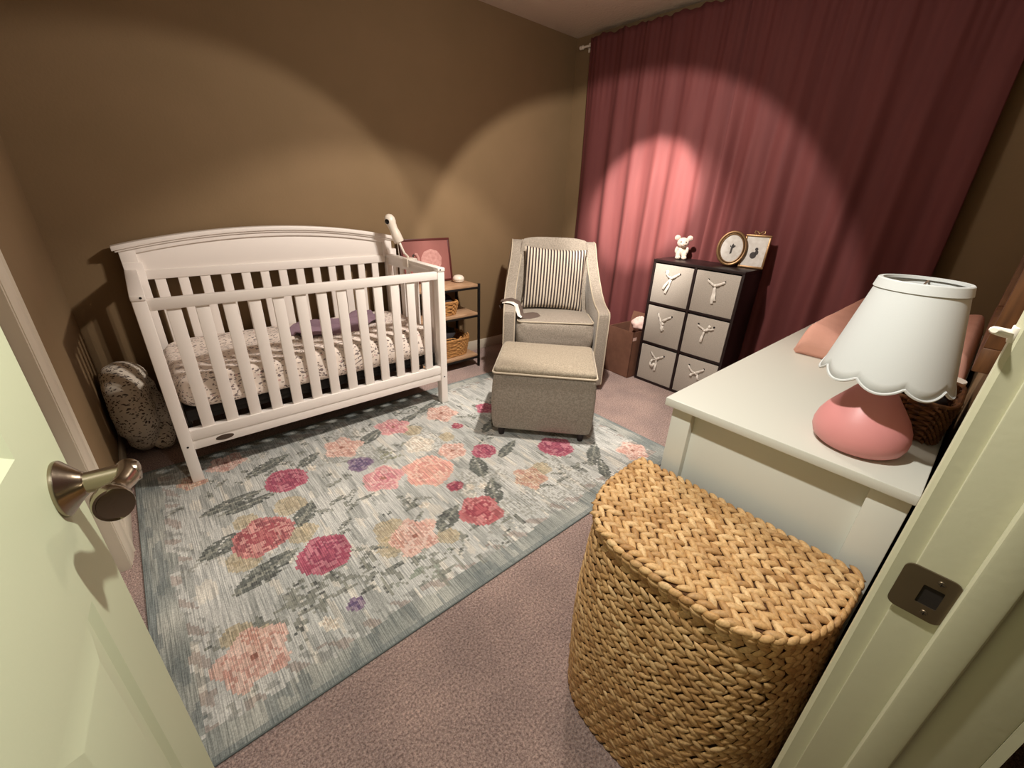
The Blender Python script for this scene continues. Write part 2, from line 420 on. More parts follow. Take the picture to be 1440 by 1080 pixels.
b = MB(); b.lathe([(.0140, .019), (.0144, .021), (.0128, .0225), (.0128, .055), (.0134, .058), (.0134, .068), (.0115, .072), (0, .073)], 28, RY); b.build('neck', M['nickel'], hd)
b = MB()
lp = [(.060, .010, .000), (.0612, -.002, .000), (.0605, -.012, .000), (.0575, -.022, .000), (.0530, -.034, .000), (.0500, -.046, .001), (.0505, -.057, .001), (.0530, -.066, .001), (.0540, -.0690, .001), (.0535, -.0678, .001), (.0525, -.0655, .001)]
b.tube(lp, [.0125, .0130, .0112, .0098, .0102, .0135, .0178, .0190, .0180, .0150, .0020], 28, flat=1.15, up=(0, 0, 1))
o = b.build('lever', M['nickel'], hd)
b = MB(); b.lathe([(0, 0), (.0022, 0), (.0022, .0006), (0, .0006)], 10, Matrix.Translation((.036, -.0113, 0.0)) @ Matrix.Rotation(PI / 2, 4, 'X')); b.build('set_screw', M['dark'], hd)
for zz in (.25, 1.0, 1.78):
    b = MB(); b.cyl((.003, .002, zz - .045), (.003, .002, zz + .045), .006, 12); b.box((-.03, -.002, zz - .044), (.001, .0002, zz + .044)); b.build('hinge', M['nickel'], dr)

# ------------------------------------------------------------------ rug
RX0, RX1, RY0, RY1, RT = -.245, 1.99, .835, 2.335, .006
def rug():
    cs = .0098; nx = round((RX1 - RX0) / cs); ny = round((RY1 - RY0) / cs)
    rnd = random.Random(11)
    col = [[None] * ny for _ in range(nx)]
    colx = [rnd.uniform(-1, 1) for _ in range(nx)]
    def lerp(a, b, t): return tuple(p + (q - p) * t for p, q in zip(a, b))
    for i in range(nx):
        x = RX0 + (i + .5) * cs
        for j in range(ny):
            y = RY0 + (j + .5) * cs
            w = fbm(x, y * .8, 3.1, 3.0) * .6 + fbm(x, y, 9.1, 9) * .35
            base = lerp((204, 204, 200), (178, 181, 178), max(0, min(1, .42 + w)))
            if fbm(x, y * .25, 5.5, 26) > .22: base = lerp(base, (148, 151, 147), .55)
            elif fbm(x, y * .25, 15.5, 30) > .28: base = lerp(base, (214, 208, 196), .6)
            if fbm(x, y, 7.7, 5) > .25 and rnd.random() < .35: base = lerp(base, (150, 150, 142), .6)
            e = min(x - RX0, RX1 - x, y - RY0, RY1 - y)
            bw = .082 + .03 * fbm(x, y, 1.3, 8) + .012 * fbm(x, y, 2.3, 30)
            if e < bw:
                tt = .5 + .8 * fbm(x * 1.0, y, 22.1, 7)
                base = lerp((136, 142, 139), (186, 187, 180), max(0, min(1, tt)))
                if fbm(x, y * .3, 35.5, 28) > .18: base = lerp(base, (118, 126, 127), .5)
                if e < .016: base = lerp(base, (122, 130, 130), .6)
            elif e < bw + .045:
                q = math.sin((x + y) * 52 + 2.5 * fbm(x, y, 4, 9)) + fbm(x, y, 8.8, 20) * 1.2
                if q > .55: base = lerp(base, (146, 130, 122), .5)
                elif q < -.85: base = lerp(base, (124, 126, 122), .45)
            col[i][j] = base
    def paint(x, y, fn, R):
        for i in range(max(0, int((x - R - RX0) / cs)), min(nx, int((x + R - RX0) / cs) + 1)):
            for j in range(max(0, int((y - R - RY0) / cs)), min(ny, int((y + R - RY0) / cs) + 1)):
                px = RX0 + (i + .5) * cs - x; py = RY0 + (j + .5) * cs - y
                c = fn(px, py, i, j)
                if c is not None: col[i][j] = lerp(col[i][j], c[0], c[1])
    def leaf(x, y, a, l, w, c=(92, 96, 92), dens=.95):
        ca, sa = math.cos(a), math.sin(a)
        def f(px, py, i, j):
            u = (px * ca + py * sa) / l; v = (-px * sa + py * ca) / w
            d = abs(v) - (1 - u * u) * (1 - .25 * u)
            if abs(u) < 1 and d < 0:
                if rnd.random() > dens: return None
                k = rnd.random()
                if abs(v) < .14: return ((136, 138, 128), .8)
                cc = c if k < .6 else (lerp(c, (150, 152, 142), .55) if k < .85 else lerp(c, (60, 62, 62), .6))
                return (cc, .82)
        paint(x, y, f, max(l, w) * 1.1)
    def spray(x, y, n, sp, c=(112, 116, 110)):
        for _ in range(n):
            cx, cy = x + rnd.gauss(0, sp), y + rnd.gauss(0, sp * .7); a = rnd.choice((0, PI / 2, .6, -.6)); l = rnd.uniform(.018, .05)
            if rnd.random() < .38: continue
            leaf(cx, cy, a, l, rnd.uniform(.006, .013), lerp(c, (156, 156, 148), rnd.random() * .7), .85)
    PAL = {'magenta': ((172, 86, 106), (146, 66, 90), (190, 118, 132), (160, 74, 96)), 'rose': ((186, 108, 110), (162, 80, 88), (206, 146, 142), (150, 82, 88)),
           'rosered': ((182, 92, 100), (152, 66, 78), (204, 134, 134), (170, 92, 96)), 'peach': ((220, 184, 170), (206, 162, 150), (228, 198, 186), (200, 152, 140)),
           'peachbig': ((220, 166, 150), (208, 146, 136), (230, 188, 172), (216, 154, 144)), 'pink': ((214, 154, 156), (202, 128, 138), (224, 178, 174), (208, 144, 148)),
           'purple': ((122, 104, 130), (94, 80, 112), (150, 134, 150), (110, 90, 122)), 'cream': ((222, 212, 198), (206, 192, 176), (232, 226, 214), (196, 186, 170)),
           'tan': ((206, 168, 142), (188, 144, 120), (218, 190, 168), (196, 140, 122)), 'burg': ((164, 78, 94), (140, 60, 80), (190, 120, 126), (150, 70, 86)),
           'ochre': ((184, 164, 126), (170, 150, 116), (196, 178, 144), (160, 146, 116))}
    def flower(x, y, r, kind, op=.92, pet=5, centre=None):
        p = PAL[kind]; ph = rnd.random() * 6; sd = rnd.random() * 40
        def f(px, py, i, j):
            d = math.hypot(px, py); th = math.atan2(py, px)
            am = .11 if kind in ('peach', 'tan', 'pink', 'cream') else .04
            lim = r * (.94 + am * math.cos(pet * th + ph) + .17 * fbm(px, py, sd, 18))
            if d > lim: return None
            k = (d / r * 3.2 + .55 * math.sin(th * 3 + d / r * 9 + ph) + rnd.uniform(-.35, .35) + .5 * fbm(px, py, sd + 3, 60))
            c = p[int(k * 1.35) % 4]
            if kind in ('peach', 'tan', 'pink') and d < r * .13: c = centre or (156, 104, 92)
            if d > lim * .88: c = lerp(c, p[2], .5)
            return (c, op)
        paint(x, y, f, r * 1.35)
    def ochre(x, y, r=.06): flower(x, y, r, 'ochre', .62, 4)
    # ---- layout read off the photograph
    for x, y in ((.081, 1.689), (.249, 1.683), (.244, 1.48), (.03, 1.47), (-.044, 1.164), (.512, 1.276), (1.086, 1.74), (.68, 1.105), (.0, 1.12), (1.3, 1.2), (.48, 1.2), (.97, 1.92)): ochre(x, y, rnd.uniform(.045, .07))
    for x, y, a, l, w in ((.07, 1.85, .15, .13, .035), (.12, 1.80, .1, .12, .03), (.252, 2.05, .4, .13, .035), (.0, 1.60, .3, .10, .045), (.285, 1.59, .9, .085, .04),
                          (.09, 1.37, .35, .13, .045), (.74, 1.19, .5, .09, .042), (1.0, 1.21, 1.0, .10, .042), (.76, 2.0, .5, .10, .04), (1.06, 1.41, 1.2, .10, .045),
                          (1.02, 2.06, .3, .09, .03), (.42, 1.98, .6, .08, .03), (1.28, 1.44, .4, .1, .03), (1.62, 1.12, .6, .12, .035), (1.55, 1.0, .9, .1, .03), (1.36, 1.7, .5, .1, .03), (1.2, 2.12, .4, .12, .03)):
        leaf(x, y, a, l, w)
    for x, y, n, s_ in ((.1, 1.17, 30, .075), (.22, 1.14, 22, .06), (.37, 1.13, 20, .06), (.07, 1.10, 14, .05), (.47, 1.57, 18, .06), (.64, 1.37, 18, .06), (.82, 1.02, 22, .09), (.55, 1.03, 16, .07), (1.4, 1.1, 26, .09),
                       (1.35, 1.95, 30, .13), (1.6, 1.85, 18, .12), (.2, 2.05, 22, .1), (.02, 1.98, 16, .08), (1.75, 1.4, 24, .12), (.95, 2.15, 18, .1), (1.2, 1.6, 10, .05), (.75, 1.85, 10, .05), (.6, 2.2, 26, .14), (.2, 2.24, 22, .12), (1.1, 2.22, 20, .12), (.36, 1.38, 10, .05), (.5, 1.75, 8, .04)):
        spray(x, y, n, s_)
    spray(.55, 1.03, 18, .06, (140, 152, 138)); spray(.75, 1.77, 14, .05, (140, 142, 112))
    for x, y, r, k in ((.286, 1.876, .098, 'magenta'), (.12, 1.56, .112, 'rose'), (.272, 1.323, .103, 'magenta'), (-.02, 1.06, .105, 'peach'), (.578, 1.19, .1, 'peach'),
                       (.872, 1.146, .1, 'rosered'), (.591, 1.99, .1, 'peach'), (.903, 2.024, .095, 'pink'), (.926, 1.767, .085, 'cream'), (.845, 1.534, .128, 'peachbig'),
                       (.643, 1.612, .1, 'pink'), (.606, 1.792, .066, 'purple'), (1.034, 1.606, .078, 'peach'), (1.167, 1.498, .072, 'magenta'), (1.201, 1.178, .085, 'tan'),
                       (1.506, 1.294, .1, 'magenta'), (1.212, 1.997, .1, 'peach'), (.88, 1.349, .04, 'burg'), (1.199, 1.807, .036, 'burg'), (1.475, 1.884, .07, 'magenta'),
                       (1.81, 1.0, .085, 'peach'), (.276, 1.038, .03, 'purple'), (1.75, 1.75, .08, 'pink'), (.1, 2.2, .08, 'peach'), (-.05, 2.12, .06, 'tan')):
        flower(x, y, r, k, .9 if k not in ('tan',) else .75)
    for x, y in ((.178, 1.035), (.19, 1.015), (.41, 1.90), (.70, 1.32), (.93, 1.30), (.98, 1.27)):
        flower(x, y, .022, 'cream', .9, 4)
    # ---- mesh
    me = bpy.data.meshes.new('pile')
    vs = [(RX0 + (RX1 - RX0) * i / nx, RY0 + (RY1 - RY0) * j / ny, RT) for i in range(nx + 1) for j in range(ny + 1)]
    fs = [(i * (ny + 1) + j, (i + 1) * (ny + 1) + j, (i + 1) * (ny + 1) + j + 1, i * (ny + 1) + j + 1) for i in range(nx) for j in range(ny)]
    me.from_pydata(vs, [], fs)
    ca = me.color_attributes.new('weave', 'FLOAT_COLOR', 'CORNER')
    data = []
    for i in range(nx):
        for j in range(ny):
            c = col[i][j]; q = (lin(c[0]), lin(c[1]), lin(c[2]), 1.0); data.extend(q * 4)
    ca.data.foreach_set('color', data)
    m = mat('rug_weave', rgb(180, 178, 170), .95, spec=.1, sheen=.15); nt = m.node_tree; N = nt.nodes; L = nt.links; bs = N['Principled BSDF']
    at = N.new('ShaderNodeAttribute'); at.attribute_name = 'weave'
    tc = N.new('ShaderNodeTexCoord'); mp = N.new('ShaderNodeMapping'); mp.inputs['Scale'].default_value = (300, 7, 1); L.new(tc.outputs['Object'], mp.inputs['Vector'])
    n1 = N.new('ShaderNodeTexNoise'); n1.inputs['Scale'].default_value = 1; n1.inputs['Detail'].default_value = 3; L.new(mp.outputs['Vector'], n1.inputs['Vector'])
    r1 = N.new('ShaderNodeValToRGB'); e = r1.color_ramp.elements; e[0].position = .36; e[0].color = (.60, .61, .61, 1); e[1].position = .63; e[1].color = (1.22, 1.21, 1.19, 1)
    L.new(n1.outputs['Fac'], r1.inputs['Fac'])
    n2 = N.new('ShaderNodeTexNoise'); n2.inputs['Scale'].default_value = 260; L.new(tc.outputs['Object'], n2.inputs['Vector'])
    r2 = N.new('ShaderNodeValToRGB'); e = r2.color_ramp.elements; e[0].position = .35; e[0].color = (.8, .8, .8, 1); e[1].position = .65; e[1].color = (1.1, 1.1, 1.1, 1)
    L.new(n2.outputs['Fac'], r2.inputs['Fac'])
    a = N.new('ShaderNodeMix'); a.data_type = 'RGBA'; a.blend_type = 'MULTIPLY'; a.inputs[0].default_value = 1; L.new(at.outputs['Color'], a.inputs[6]); L.new(r1.outputs['Color'], a.inputs[7])
    c = N.new('ShaderNodeMix'); c.data_type = 'RGBA'; c.blend_type = 'MULTIPLY'; c.inputs[0].default_value = 1; L.new(a.outputs[2], c.inputs[6]); L.new(r2.outputs['Color'], c.inputs[7])
    L.new(c.outputs[2], bs.inputs['Base Color'])
    bu = N.new('ShaderNodeBump'); bu.inputs['Strength'].default_value = .35; bu.inputs['Distance'].default_value = .003; L.new(n1.outputs['Fac'], bu.inputs['Height']); L.new(bu.outputs['Normal'], bs.inputs['Normal'])
    me.materials.append(m)
    root = thing('rug', 'pale grey area rug with pink and magenta blooms lying on the carpet', 'rug', ((RX0 + RX1) / 2, (RY0 + RY1) / 2, 0))
    o = bpy.data.objects.new('pile', me); COL.objects.link(o); o.parent = root
    o.location = (-(RX0 + RX1) / 2, -(RY0 + RY1) / 2, 0)
    b = MB(); hx_, hy_ = (RX1 - RX0) / 2, (RY1 - RY0) / 2
    b.box((-hx_ + .002, -hy_ + .002, .0002), (hx_ - .002, hy_ - .002, RT - .0006))
    b.tube([(-hx_, -hy_, .0035), (hx_, -hy_, .0035), (hx_, hy_, .0035), (-hx_, hy_, .0035)], .0034, 8, closed=True)
    b.build('binding', M['edge'], root)
rug()

# ------------------------------------------------------------------ crib
CL, CRt, CF, CB = -.046, 1.3365, 2.108, 2.80
crib = thing('baby_crib', 'white slatted baby crib with an arched headboard against the back wall', 'crib', (.645, 2.455, 0))
def cp(x, y, z): return (x - .645, y - 2.455, z)
def cbox(b, lo, hi, bev=.003): b.box(cp(*lo), cp(*hi), bev=bev)
PW = .045
for x0 in (CL, CRt - PW):
    b = MB(); cbox(b, (x0, CF, RT), (x0 + PW, CF + .05, .846)); b.build('post', M['crib'], crib)
    b = MB(); cbox(b, (x0, CB - .045, 0), (x0 + PW + .03, CB - .005, .90)); b.build('post', M['crib'], crib)
b = MB(); cbox(b, (CL + PW, CF + .004, .802), (CRt - PW, CF + .034, .846), .004); b.build('front_top_rail', M['crib'], crib)
b = MB(); cbox(b, (CL + PW, CF + .004, .212), (CRt - PW, CF + .044, .262), .003); cbox(b, (CL + PW, CF + .008, .166), (CRt - PW, CF + .036, .213), .002); b.build('front_bottom_rail', M['crib'], crib)
for k in range(13):
    x = .049 + k * .0954
    b = MB(); cbox(b, (x, CF + .012, .255), (x + .048, CF + .026, .806), .002); b.build('slat', M['crib'], crib)
    x = .056 + k * .0945
    b = MB(); cbox(b, (x, CB - .034, .20), (x + .044, CB - .018, .83), .002); b.build('slat', M['crib'], crib)
# headboard: lower rail, arched panel with raised frame, crown
def arch(x, z0, z1): 
    u = (x - .6525) / .7175; return z0 + (z1 - z0) * (1 - u * u)
b = MB(); cbox(b, (CL + .05, CB - .04, .815), (CRt - .05, CB - .012, .86), .003); cbox(b, (CL + .05, CB - .04, .17), (CRt - .05, CB - .012, .25), .003); b.build('headboard_rail', M['crib'], crib)
def archstrip(b, xa, xb, zlo, zhi, y0, y1, n=28):
    top = [(xa + (xb - xa) * i / n, zhi(xa + (xb - xa) * i / n)) for i in range(n + 1)]
    bot = [(xa + (xb - xa) * i / n, zlo(xa + (xb - xa) * i / n)) for i in range(n + 1)]
    t = bmesh.new()
    V = [[t.verts.new(cp(x, y, z)) for (x, z) in L_] for L_, y in ((bot, y0), (top, y0), (top, y1), (bot, y1))]
    for a_ in range(4):
        A, B = V[a_], V[(a_ + 1) % 4]
        for i in range(n): t.faces.new((A[i], A[i + 1], B[i + 1], B[i]))
    t.faces.new([v[0] for v in V]); t.faces.new([v[-1] for v in V])
    bmesh.ops.recalc_face_normals(t, faces=t.faces)
    ed = [e for e in t.edges if len(e.link_faces) == 2 and e.calc_face_angle(0) > 1.0]
    bmesh.ops.bevel(t, geom=ed, offset=.003, segments=2, profile=.5, affect='EDGES')
    b.add(t)
b = MB(); archstrip(b, CL + .045, CRt - .045, lambda x: .857, lambda x: arch(x, .945, 1.015), CB - .028, CB - .012); b.build('headboard_panel', M['crib'], crib)
b = MB(); archstrip(b, CL + .003, CRt - .003, lambda x: arch(x, .925, 1.003), lambda x: arch(x, .956, 1.034), CB - .041, CB - .010)
for x0, x1 in ((CL, CL + .062), (CRt - .062, CRt)): cbox(b, (x0, CB - .0415, .855), (x1, CB - .0105, .955), .002)
b.build('headboard_frame', M['crib'], crib)
b = MB(); archstrip(b, CL - .022, CRt + .022, lambda x: arch(x, .957, 1.034), lambda x: arch(x, .979, 1.055), CB - .062, CB + .004); archstrip(b, CL - .012, CRt + .012, lambda x: arch(x, .947, 1.024), lambda x: arch(x, .958, 1.035), CB - .052, CB - .004); b.build('crown_moulding', M['crib'], crib)
for xc in (CL + .022, CRt - .022):
    b = MB(); cbox(b, (xc - .0235, CF - .004, .846), (xc + .0235, CB - .04, .868), .004); cbox(b, (xc - .014, CF + .045, .80), (xc + .014, CB - .04, .848), .002); b.build('side_top_rail', M['crib'], crib)
    b = MB(); cbox(b, (xc - .014, CF + .048, .19), (xc + .014, CB - .045, .265), .002); b.build('side_bottom_rail', M['crib'], crib)
    for k in range(6):
        y = CF + .095 + k * .091
        b = MB(); cbox(b, (xc - .007, y, .25), (xc + .007, y + .042, .81), .002); b.build('slat', M['crib'], crib)
b = MB(); b.lathe([(0, 0), (.036, 0), (.036, .0016), (.033, .0028), (0, .003)], 32, Matrix.Translation(cp(.119, CF + .0085, .190)) @ Matrix.Rotation(PI / 2, 4, 'X'), sy=.36)
b.build('oval_badge', mat('badge_brown', rgb(74, 60, 50), .4), crib, label='small dark oval badge')
for x, z in ((CL + .0225, .19), (CRt - .0225, .19), (CL + .03, .857), (CRt - .03, .857)):
    b = MB(); y = CF if z < .5 else CF - .004
    b.lathe([(0, 0), (.0045, 0), (.0045, .0012), (0, .0013)], 14, Matrix.Translation(cp(x, y + .0003, z)) @ Matrix.Rotation(PI / 2, 4, 'X')); b.build('bolt', M['mblack'], crib)
b = MB(); cbox(b, (CL + .055, CF + .055, .305), (CRt - .055, CB - .055, .338), .003)
cbox(b, (CL + .055, CF + .055, .284), (CRt - .055, CF + .07, .306), .002); cbox(b, (CL + .055, CB - .07, .284), (CRt - .055, CB - .055, .306), .002)
for xx in (CL + .05, CRt - .064): cbox(b, (xx, CF + .06, .24), (xx + .014, CB - .06, .31), .002)
b.build('mattress_support', M['mblack'], crib)
# mattress: puffy slab with rounded corners and drawn wrinkles
def mattress():
    hxm, hym, z0, z1 = .655, .322, 0, .158
    b = MB(); t = bmesh.new(); nu, nv = 128, 22
    prof = []
    for k in range(nv + 1):
        a = -PI / 2 + PI * k / nv
        prof.append((abs(math.cos(a)) ** .55, math.copysign(abs(math.sin(a)) ** .7, math.sin(a))))
    rings = []
    for pr_, pz in prof:
        ring = []
        for i in range(nu):
            a = 2 * PI * i / nu; c, s = math.cos(a), math.sin(a)
            ux = math.copysign(abs(c) ** .25, c); uy = math.copysign(abs(s) ** .25, s)
            ins = .05 * (1 - pr_)
            x = ux * (hxm - ins); y = uy * (hym - ins); z = (z0 + z1) / 2 + pz * (z1 - z0) / 2
            if -.9 < pz < .99:   # drawn folds at the side
                w = .006 * math.sin(x * 26 + 3 * math.sin(x * 7) + pz * 3) + .004 * fbm(x, y, z, 14)
                y -= w * math.copysign(1, s) * min(1, abs(s) * 2); x -= w * c * .8
            if pz > .5: z += .010 * fbm(x, y, 2, 5) + .006 * math.sin(y * 60 + 4 * fbm(x, y, 5, 4)) * sstep(-.05, -.3, y)
            ring.append(t.verts.new((x, y, z)))
        rings.append(ring)
    for A, B in zip(rings, rings[1:]):
        for i in range(nu):
            j = (i + 1) % nu; t.faces.new((A[i], A[j], B[j], B[i]))
    # top fill as shrinking rings
    for src, sg in ((rings[-1], 1), (rings[0], -1)):
        prev = src
        for f in (.9, .75, .6, .45, .3, .15):
            ring = []
            for v in src:
                x, y = v.co.x * (f), v.co.y * (f)
                z = v.co.z + (sg * .006 + (.010 * fbm(x, y, 2, 6) + .005 * math.sin(y * 55 + 5 * fbm(x, y, 5, 4)) if sg > 0 else 0))
                ring.append(t.verts.new((x, y, z)))
            for i in range(nu):
                j = (i + 1) % nu
                t.faces.new((prev[i], prev[j], ring[j], ring[i]))
            prev = ring
        c_ = t.verts.new((0, 0, prev[0].co.z))
        for i in range(nu): t.faces.new((prev[i], prev[(i + 1) % nu], c_))
    b.add(t)
    o = b.build('crib_mattress', M['sheet'], angle=80)
    o.location = (.645, 2.452, .339)
    tag(o, 'crib mattress in a white floral fitted sheet inside the crib', 'mattress')
mattress()
def blanket():
    b = MB()
    def f(u, v):
        x = .57 + .52 * u + .03 * math.sin(v * 7); y = 2.30 + .26 * v + .12 * u + .03 * math.sin(u * 9)
        z = .516 + .020 * math.sin(u * 9 + v * 14) * math.sin(v * 7 + 1) + .018 * abs(fbm(u, v * 2, 1, 5)) + .022 * math.sin(PI * v) 
        e = min(u, 1 - u, v, 1 - v); z -= .012 * (1 - sstep(0, .12, e))
        return (x - .8, y - 2.48, z)
    b.grid(f, 40, 22); o = b.build('baby_blanket', M['lav'], angle=80); o.location = (.8, 2.48, 0); mod_solid(o, .006, 1)
    tag(o, 'crumpled lavender baby blanket lying on the crib mattress', 'blanket')
blanket()
# monitor camera clamped to the right side rail
mon = thing('baby_monitor', 'white baby monitor camera on a bendy arm clamped to the crib rail', 'baby monitor', (1.3145, 2.49, .869))
b = MB(); b.tube([(0, .0, .012), (0, .05, .03), (-.004, .085, .075), (-.01, .10, .11)], [.006, .007, .008, .010], 10); b.build('arm', M['plastic'], mon)
b = MB(); b.box((-.03, -.05, .0), (.03, .02, .007), bev=.003); b.box((-.034, -.05, -.045), (-.028, .015, .006), bev=.002); b.box((.028, -.05, -.03), (.034, .015, .006), bev=.002); b.build('clamp', M['plastic'], mon)
Mh = Matrix.Translation((-.008, .105, .108)) @ Matrix.Scale(1.08, 4) @ Matrix.Rotation(math.radians(-16), 4, 'Y') @ Matrix.Rotation(math.radians(-14), 4, 'X')
b = MB(); b.lathe([(0, -.02), (.026, -.018), (.030, -.01), (.028, .03), (.024, .06), (.026, .085), (.031, .10), (.031, .118), (.024, .135), (.010, .144), (0, .146)], 24, Mh); b.build('camera_body', M['plastic'], mon)
b = MB(); b.lathe([(0, 0), (.014, 0), (.014, .004), (.011, .007), (0, .009)], 18, Mh @ Matrix.Translation((-.0255, -.016, .108)) @ Matrix.Rotation(math.radians(28), 4, 'Z') @ Matrix.Rotation(-PI / 2, 4, 'Y')); b.build('lens', M['black'], mon)
b = MB(); b.tube([(-.005, .13, .12), (.012, .16, .12), (.02, .17, .06), (.025, .165, -.05), (.03, .15, -.25), (.036, .145, -.5)], .0022, 6); b.build('cord', M['plastic'], mon)

# nursing pillow: a C-shaped tube standing on its ends between crib and wall
def nursing():
    b = MB(); ctrl = [(-.178, 2.56, .10), (-.180, 2.535, .20), (-.186, 2.545, .31), (-.187, 2.60, .395), (-.182, 2.67, .405), (-.165, 2.70, .33), (-.135, 2.68, .22), (-.118, 2.62, .13), (-.11, 2.54, .088)]
    rad = [.055, .082, .090, .088, .088, .086, .082, .080, .052]
    n = 48; P = []; R_ = []
    for i in range(n + 1):
        u = i / n * (len(ctrl) - 1); k = min(int(u), len(ctrl) - 2); f = u - k
        p0 = Vector(ctrl[max(k - 1, 0)]); p1 = Vector(ctrl[k]); p2 = Vector(ctrl[k + 1]); p3 = Vector(ctrl[min(k + 2, len(ctrl) - 1)])
        P.append(.5 * ((2 * p1) + (-p0 + p2) * f + (2 * p0 - 5 * p1 + 4 * p2 - p3) * f * f + (-p0 + 3 * p1 - 3 * p2 + p3) * f ** 3))
        R_.append((rad[k] * (1 - f) + rad[k + 1] * f) * (1 + .05 * math.sin(i * 1.3)))
    d0 = (P[0] - P[1]).normalized(); d1 = (P[-1] - P[-2]).normalized()
    P = [P[0] + d0 * .045, P[0] + d0 * .035] + P + [P[-1] + d1 * .035, P[-1] + d1 * .045]; R_ = [.012, .035] + R_ + [.035, .012]
    P = [p - Vector((-.15, 2.6, 0)) for p in P]
    b.tube(P, R_, 24)
    o = b.build('nursing_pillow', M['nurse'], angle=80); o.location = (-.15, 2.6, 0)
    zmin = 1e9
    for v in o.data.vertices:
        c = v.co; d = fbm(c.x, c.y, c.z, 11) * .006; c += v.normal * d
        c.x = max(c.x, XW + .018 + .15); c.x = min(c.x, .085 - .012 + .02) 
        zmin = min(zmin, c.z)
    o.location.z = .002 - zmin
    tag(o, 'floral nursing pillow stood on end between the crib and the left wall', 'pillow')
nursing()

# ------------------------------------------------------------------ bookshelf and what stands on it
sh = thing('side_shelf', 'three-tier wood and black metal shelf between crib and armchair', 'shelf', (1.63, 2.655, 0))
SX, SY = .255, .148
for sx in (-1, 1):
    for sy in (-1, 1):
        b = MB(); b.box((sx * SX - .008, sy * SY - .008, 0), (sx * SX + .008, sy * SY + .008, .655), bev=.001); b.build('post', M['mblack'], sh)
for z in (.085, .418, .632):
    b = MB(); b.box((-SX + .009, -SY + .002, z), (SX - .009, SY - .002, z + .019), bev=.002); b.build('shelf_board', M['wood'], sh)
    b = MB()
    for sy in (-1, 1): b.box((-SX + .008, sy * SY - .006, z - .014), (SX - .008, sy * SY + .006, z), bev=.001)
    for sx in (-1, 1): b.box((sx * SX - .006, -SY + .008, z - .014), (sx * SX + .006, SY - .008, z), bev=.001)
    b.build('shelf_frame', M['mblack'], sh)
def wv_basket(name, label, loc, rz, w, d, h, rows, m, taper=.9, group=None, scallop=False, pitch=.02, cat='basket', thin=False):
    """basket woven of wavy rows round a rounded rectangle"""
    root = thing(name, label, cat, loc, rz, group)
    b = MB(); rad = h / rows * .58
    per = 2 * (w + d); n = max(24, int(per / pitch) // 2 * 2)
    def outline(k, kk):
        f = taper + (1 - taper) * kk; a = 2 * PI * k / n
        c, s = math.cos(a), math.sin(a); p = .38
        return Vector((math.copysign(abs(c) ** p, c) * w / 2 * f, math.copysign(abs(s) ** p, s) * d / 2 * f, 0))
    for r in range(rows):
        z = rad + (h - 2 * rad) * r / (rows - 1); kk = r / (rows - 1); pts = []
        for k in range(n):
            o_ = outline(k, kk); q = 1 + (.006 / max(w, d) * 2) * (1 if (k + r) % 2 else -1); pts.append((o_.x * q, o_.y * q, z))
        b.tube(pts, rad, 6, closed=True)
    b.box((-w / 2 * taper * .9, -d / 2 * taper * .9, .001), (w / 2 * taper * .9, d / 2 * taper * .9, .006))
    b.build('woven_body', m, root)
    b = MB()
    if scallop:
        pts = []
        for k in range(n * 4):
            o_ = outline(k / 4, 1); pts.append((o_.x * 1.03, o_.y * 1.03, h + .012 + .011 * math.sin(k * 2 * PI / 8)))
        b.tube(pts, .0045, 6, closed=True)
    b.tube([outline(k, 1) * 1.02 + Vector((0, 0, h)) for k in range(n)], rad * 1.15, 8, closed=True)
    b.build('rim', m, root)
    return root
wv_basket('small_basket', 'small square seagrass basket on the middle shelf', (1.62, 2.625, .4372), 0, .20, .19, .098, 7, M['wicker'], .86)
wv_basket('scalloped_basket', 'long seagrass basket with a scalloped rim on the bottom shelf', (1.622, 2.645, .1042), 0, .42, .21, .135, 9, M['wicker'], .9, scallop=True)
def lump(name, label, cat, loc, rad, m, seed, amp=.25):
    b = MB(); b.ell((0, 0, 0), rad, seg=28, ring=18); o = b.build(name, m, angle=80); o.location = loc
    for v in o.data.vertices:
        n_ = v.co.normalized(); v.co *= 1 + amp * fbm(n_.x + seed, n_.y, n_.z, 2.2) + .12 * fbm(n_.x, n_.y + seed, n_.z, 6)
    return tag(o, label, cat)
lump('folded_cloth', 'dark folded cloth heaped in the small basket', 'cloth', (1.62, 2.625, .537), (.078, .07, .05), M['dcloth'], 3)
lump('folded_cloth', 'dark rolled clothes heaped in the scalloped basket', 'cloth', (1.60, 2.645, .262), (.165, .078, .07), M['dcloth'], 8)
egg = thing('sound_machine', 'small white egg-shaped gadget on the top board of the side shelf', 'sound machine', (1.795, 2.64, .6513))
b = MB(); b.lathe([(0, 0), (.026, 0), (.038, .008), (.043, .022), (.041, .036), (.030, .048), (.014, .053), (0, .054)], 28); b.build('body', M['plastic'], egg)
b = MB(); b.lathe([(.0435, .020), (.0437, .022), (.0435, .024)], 28, cap=False); b.build('seam', M['trim'], egg)
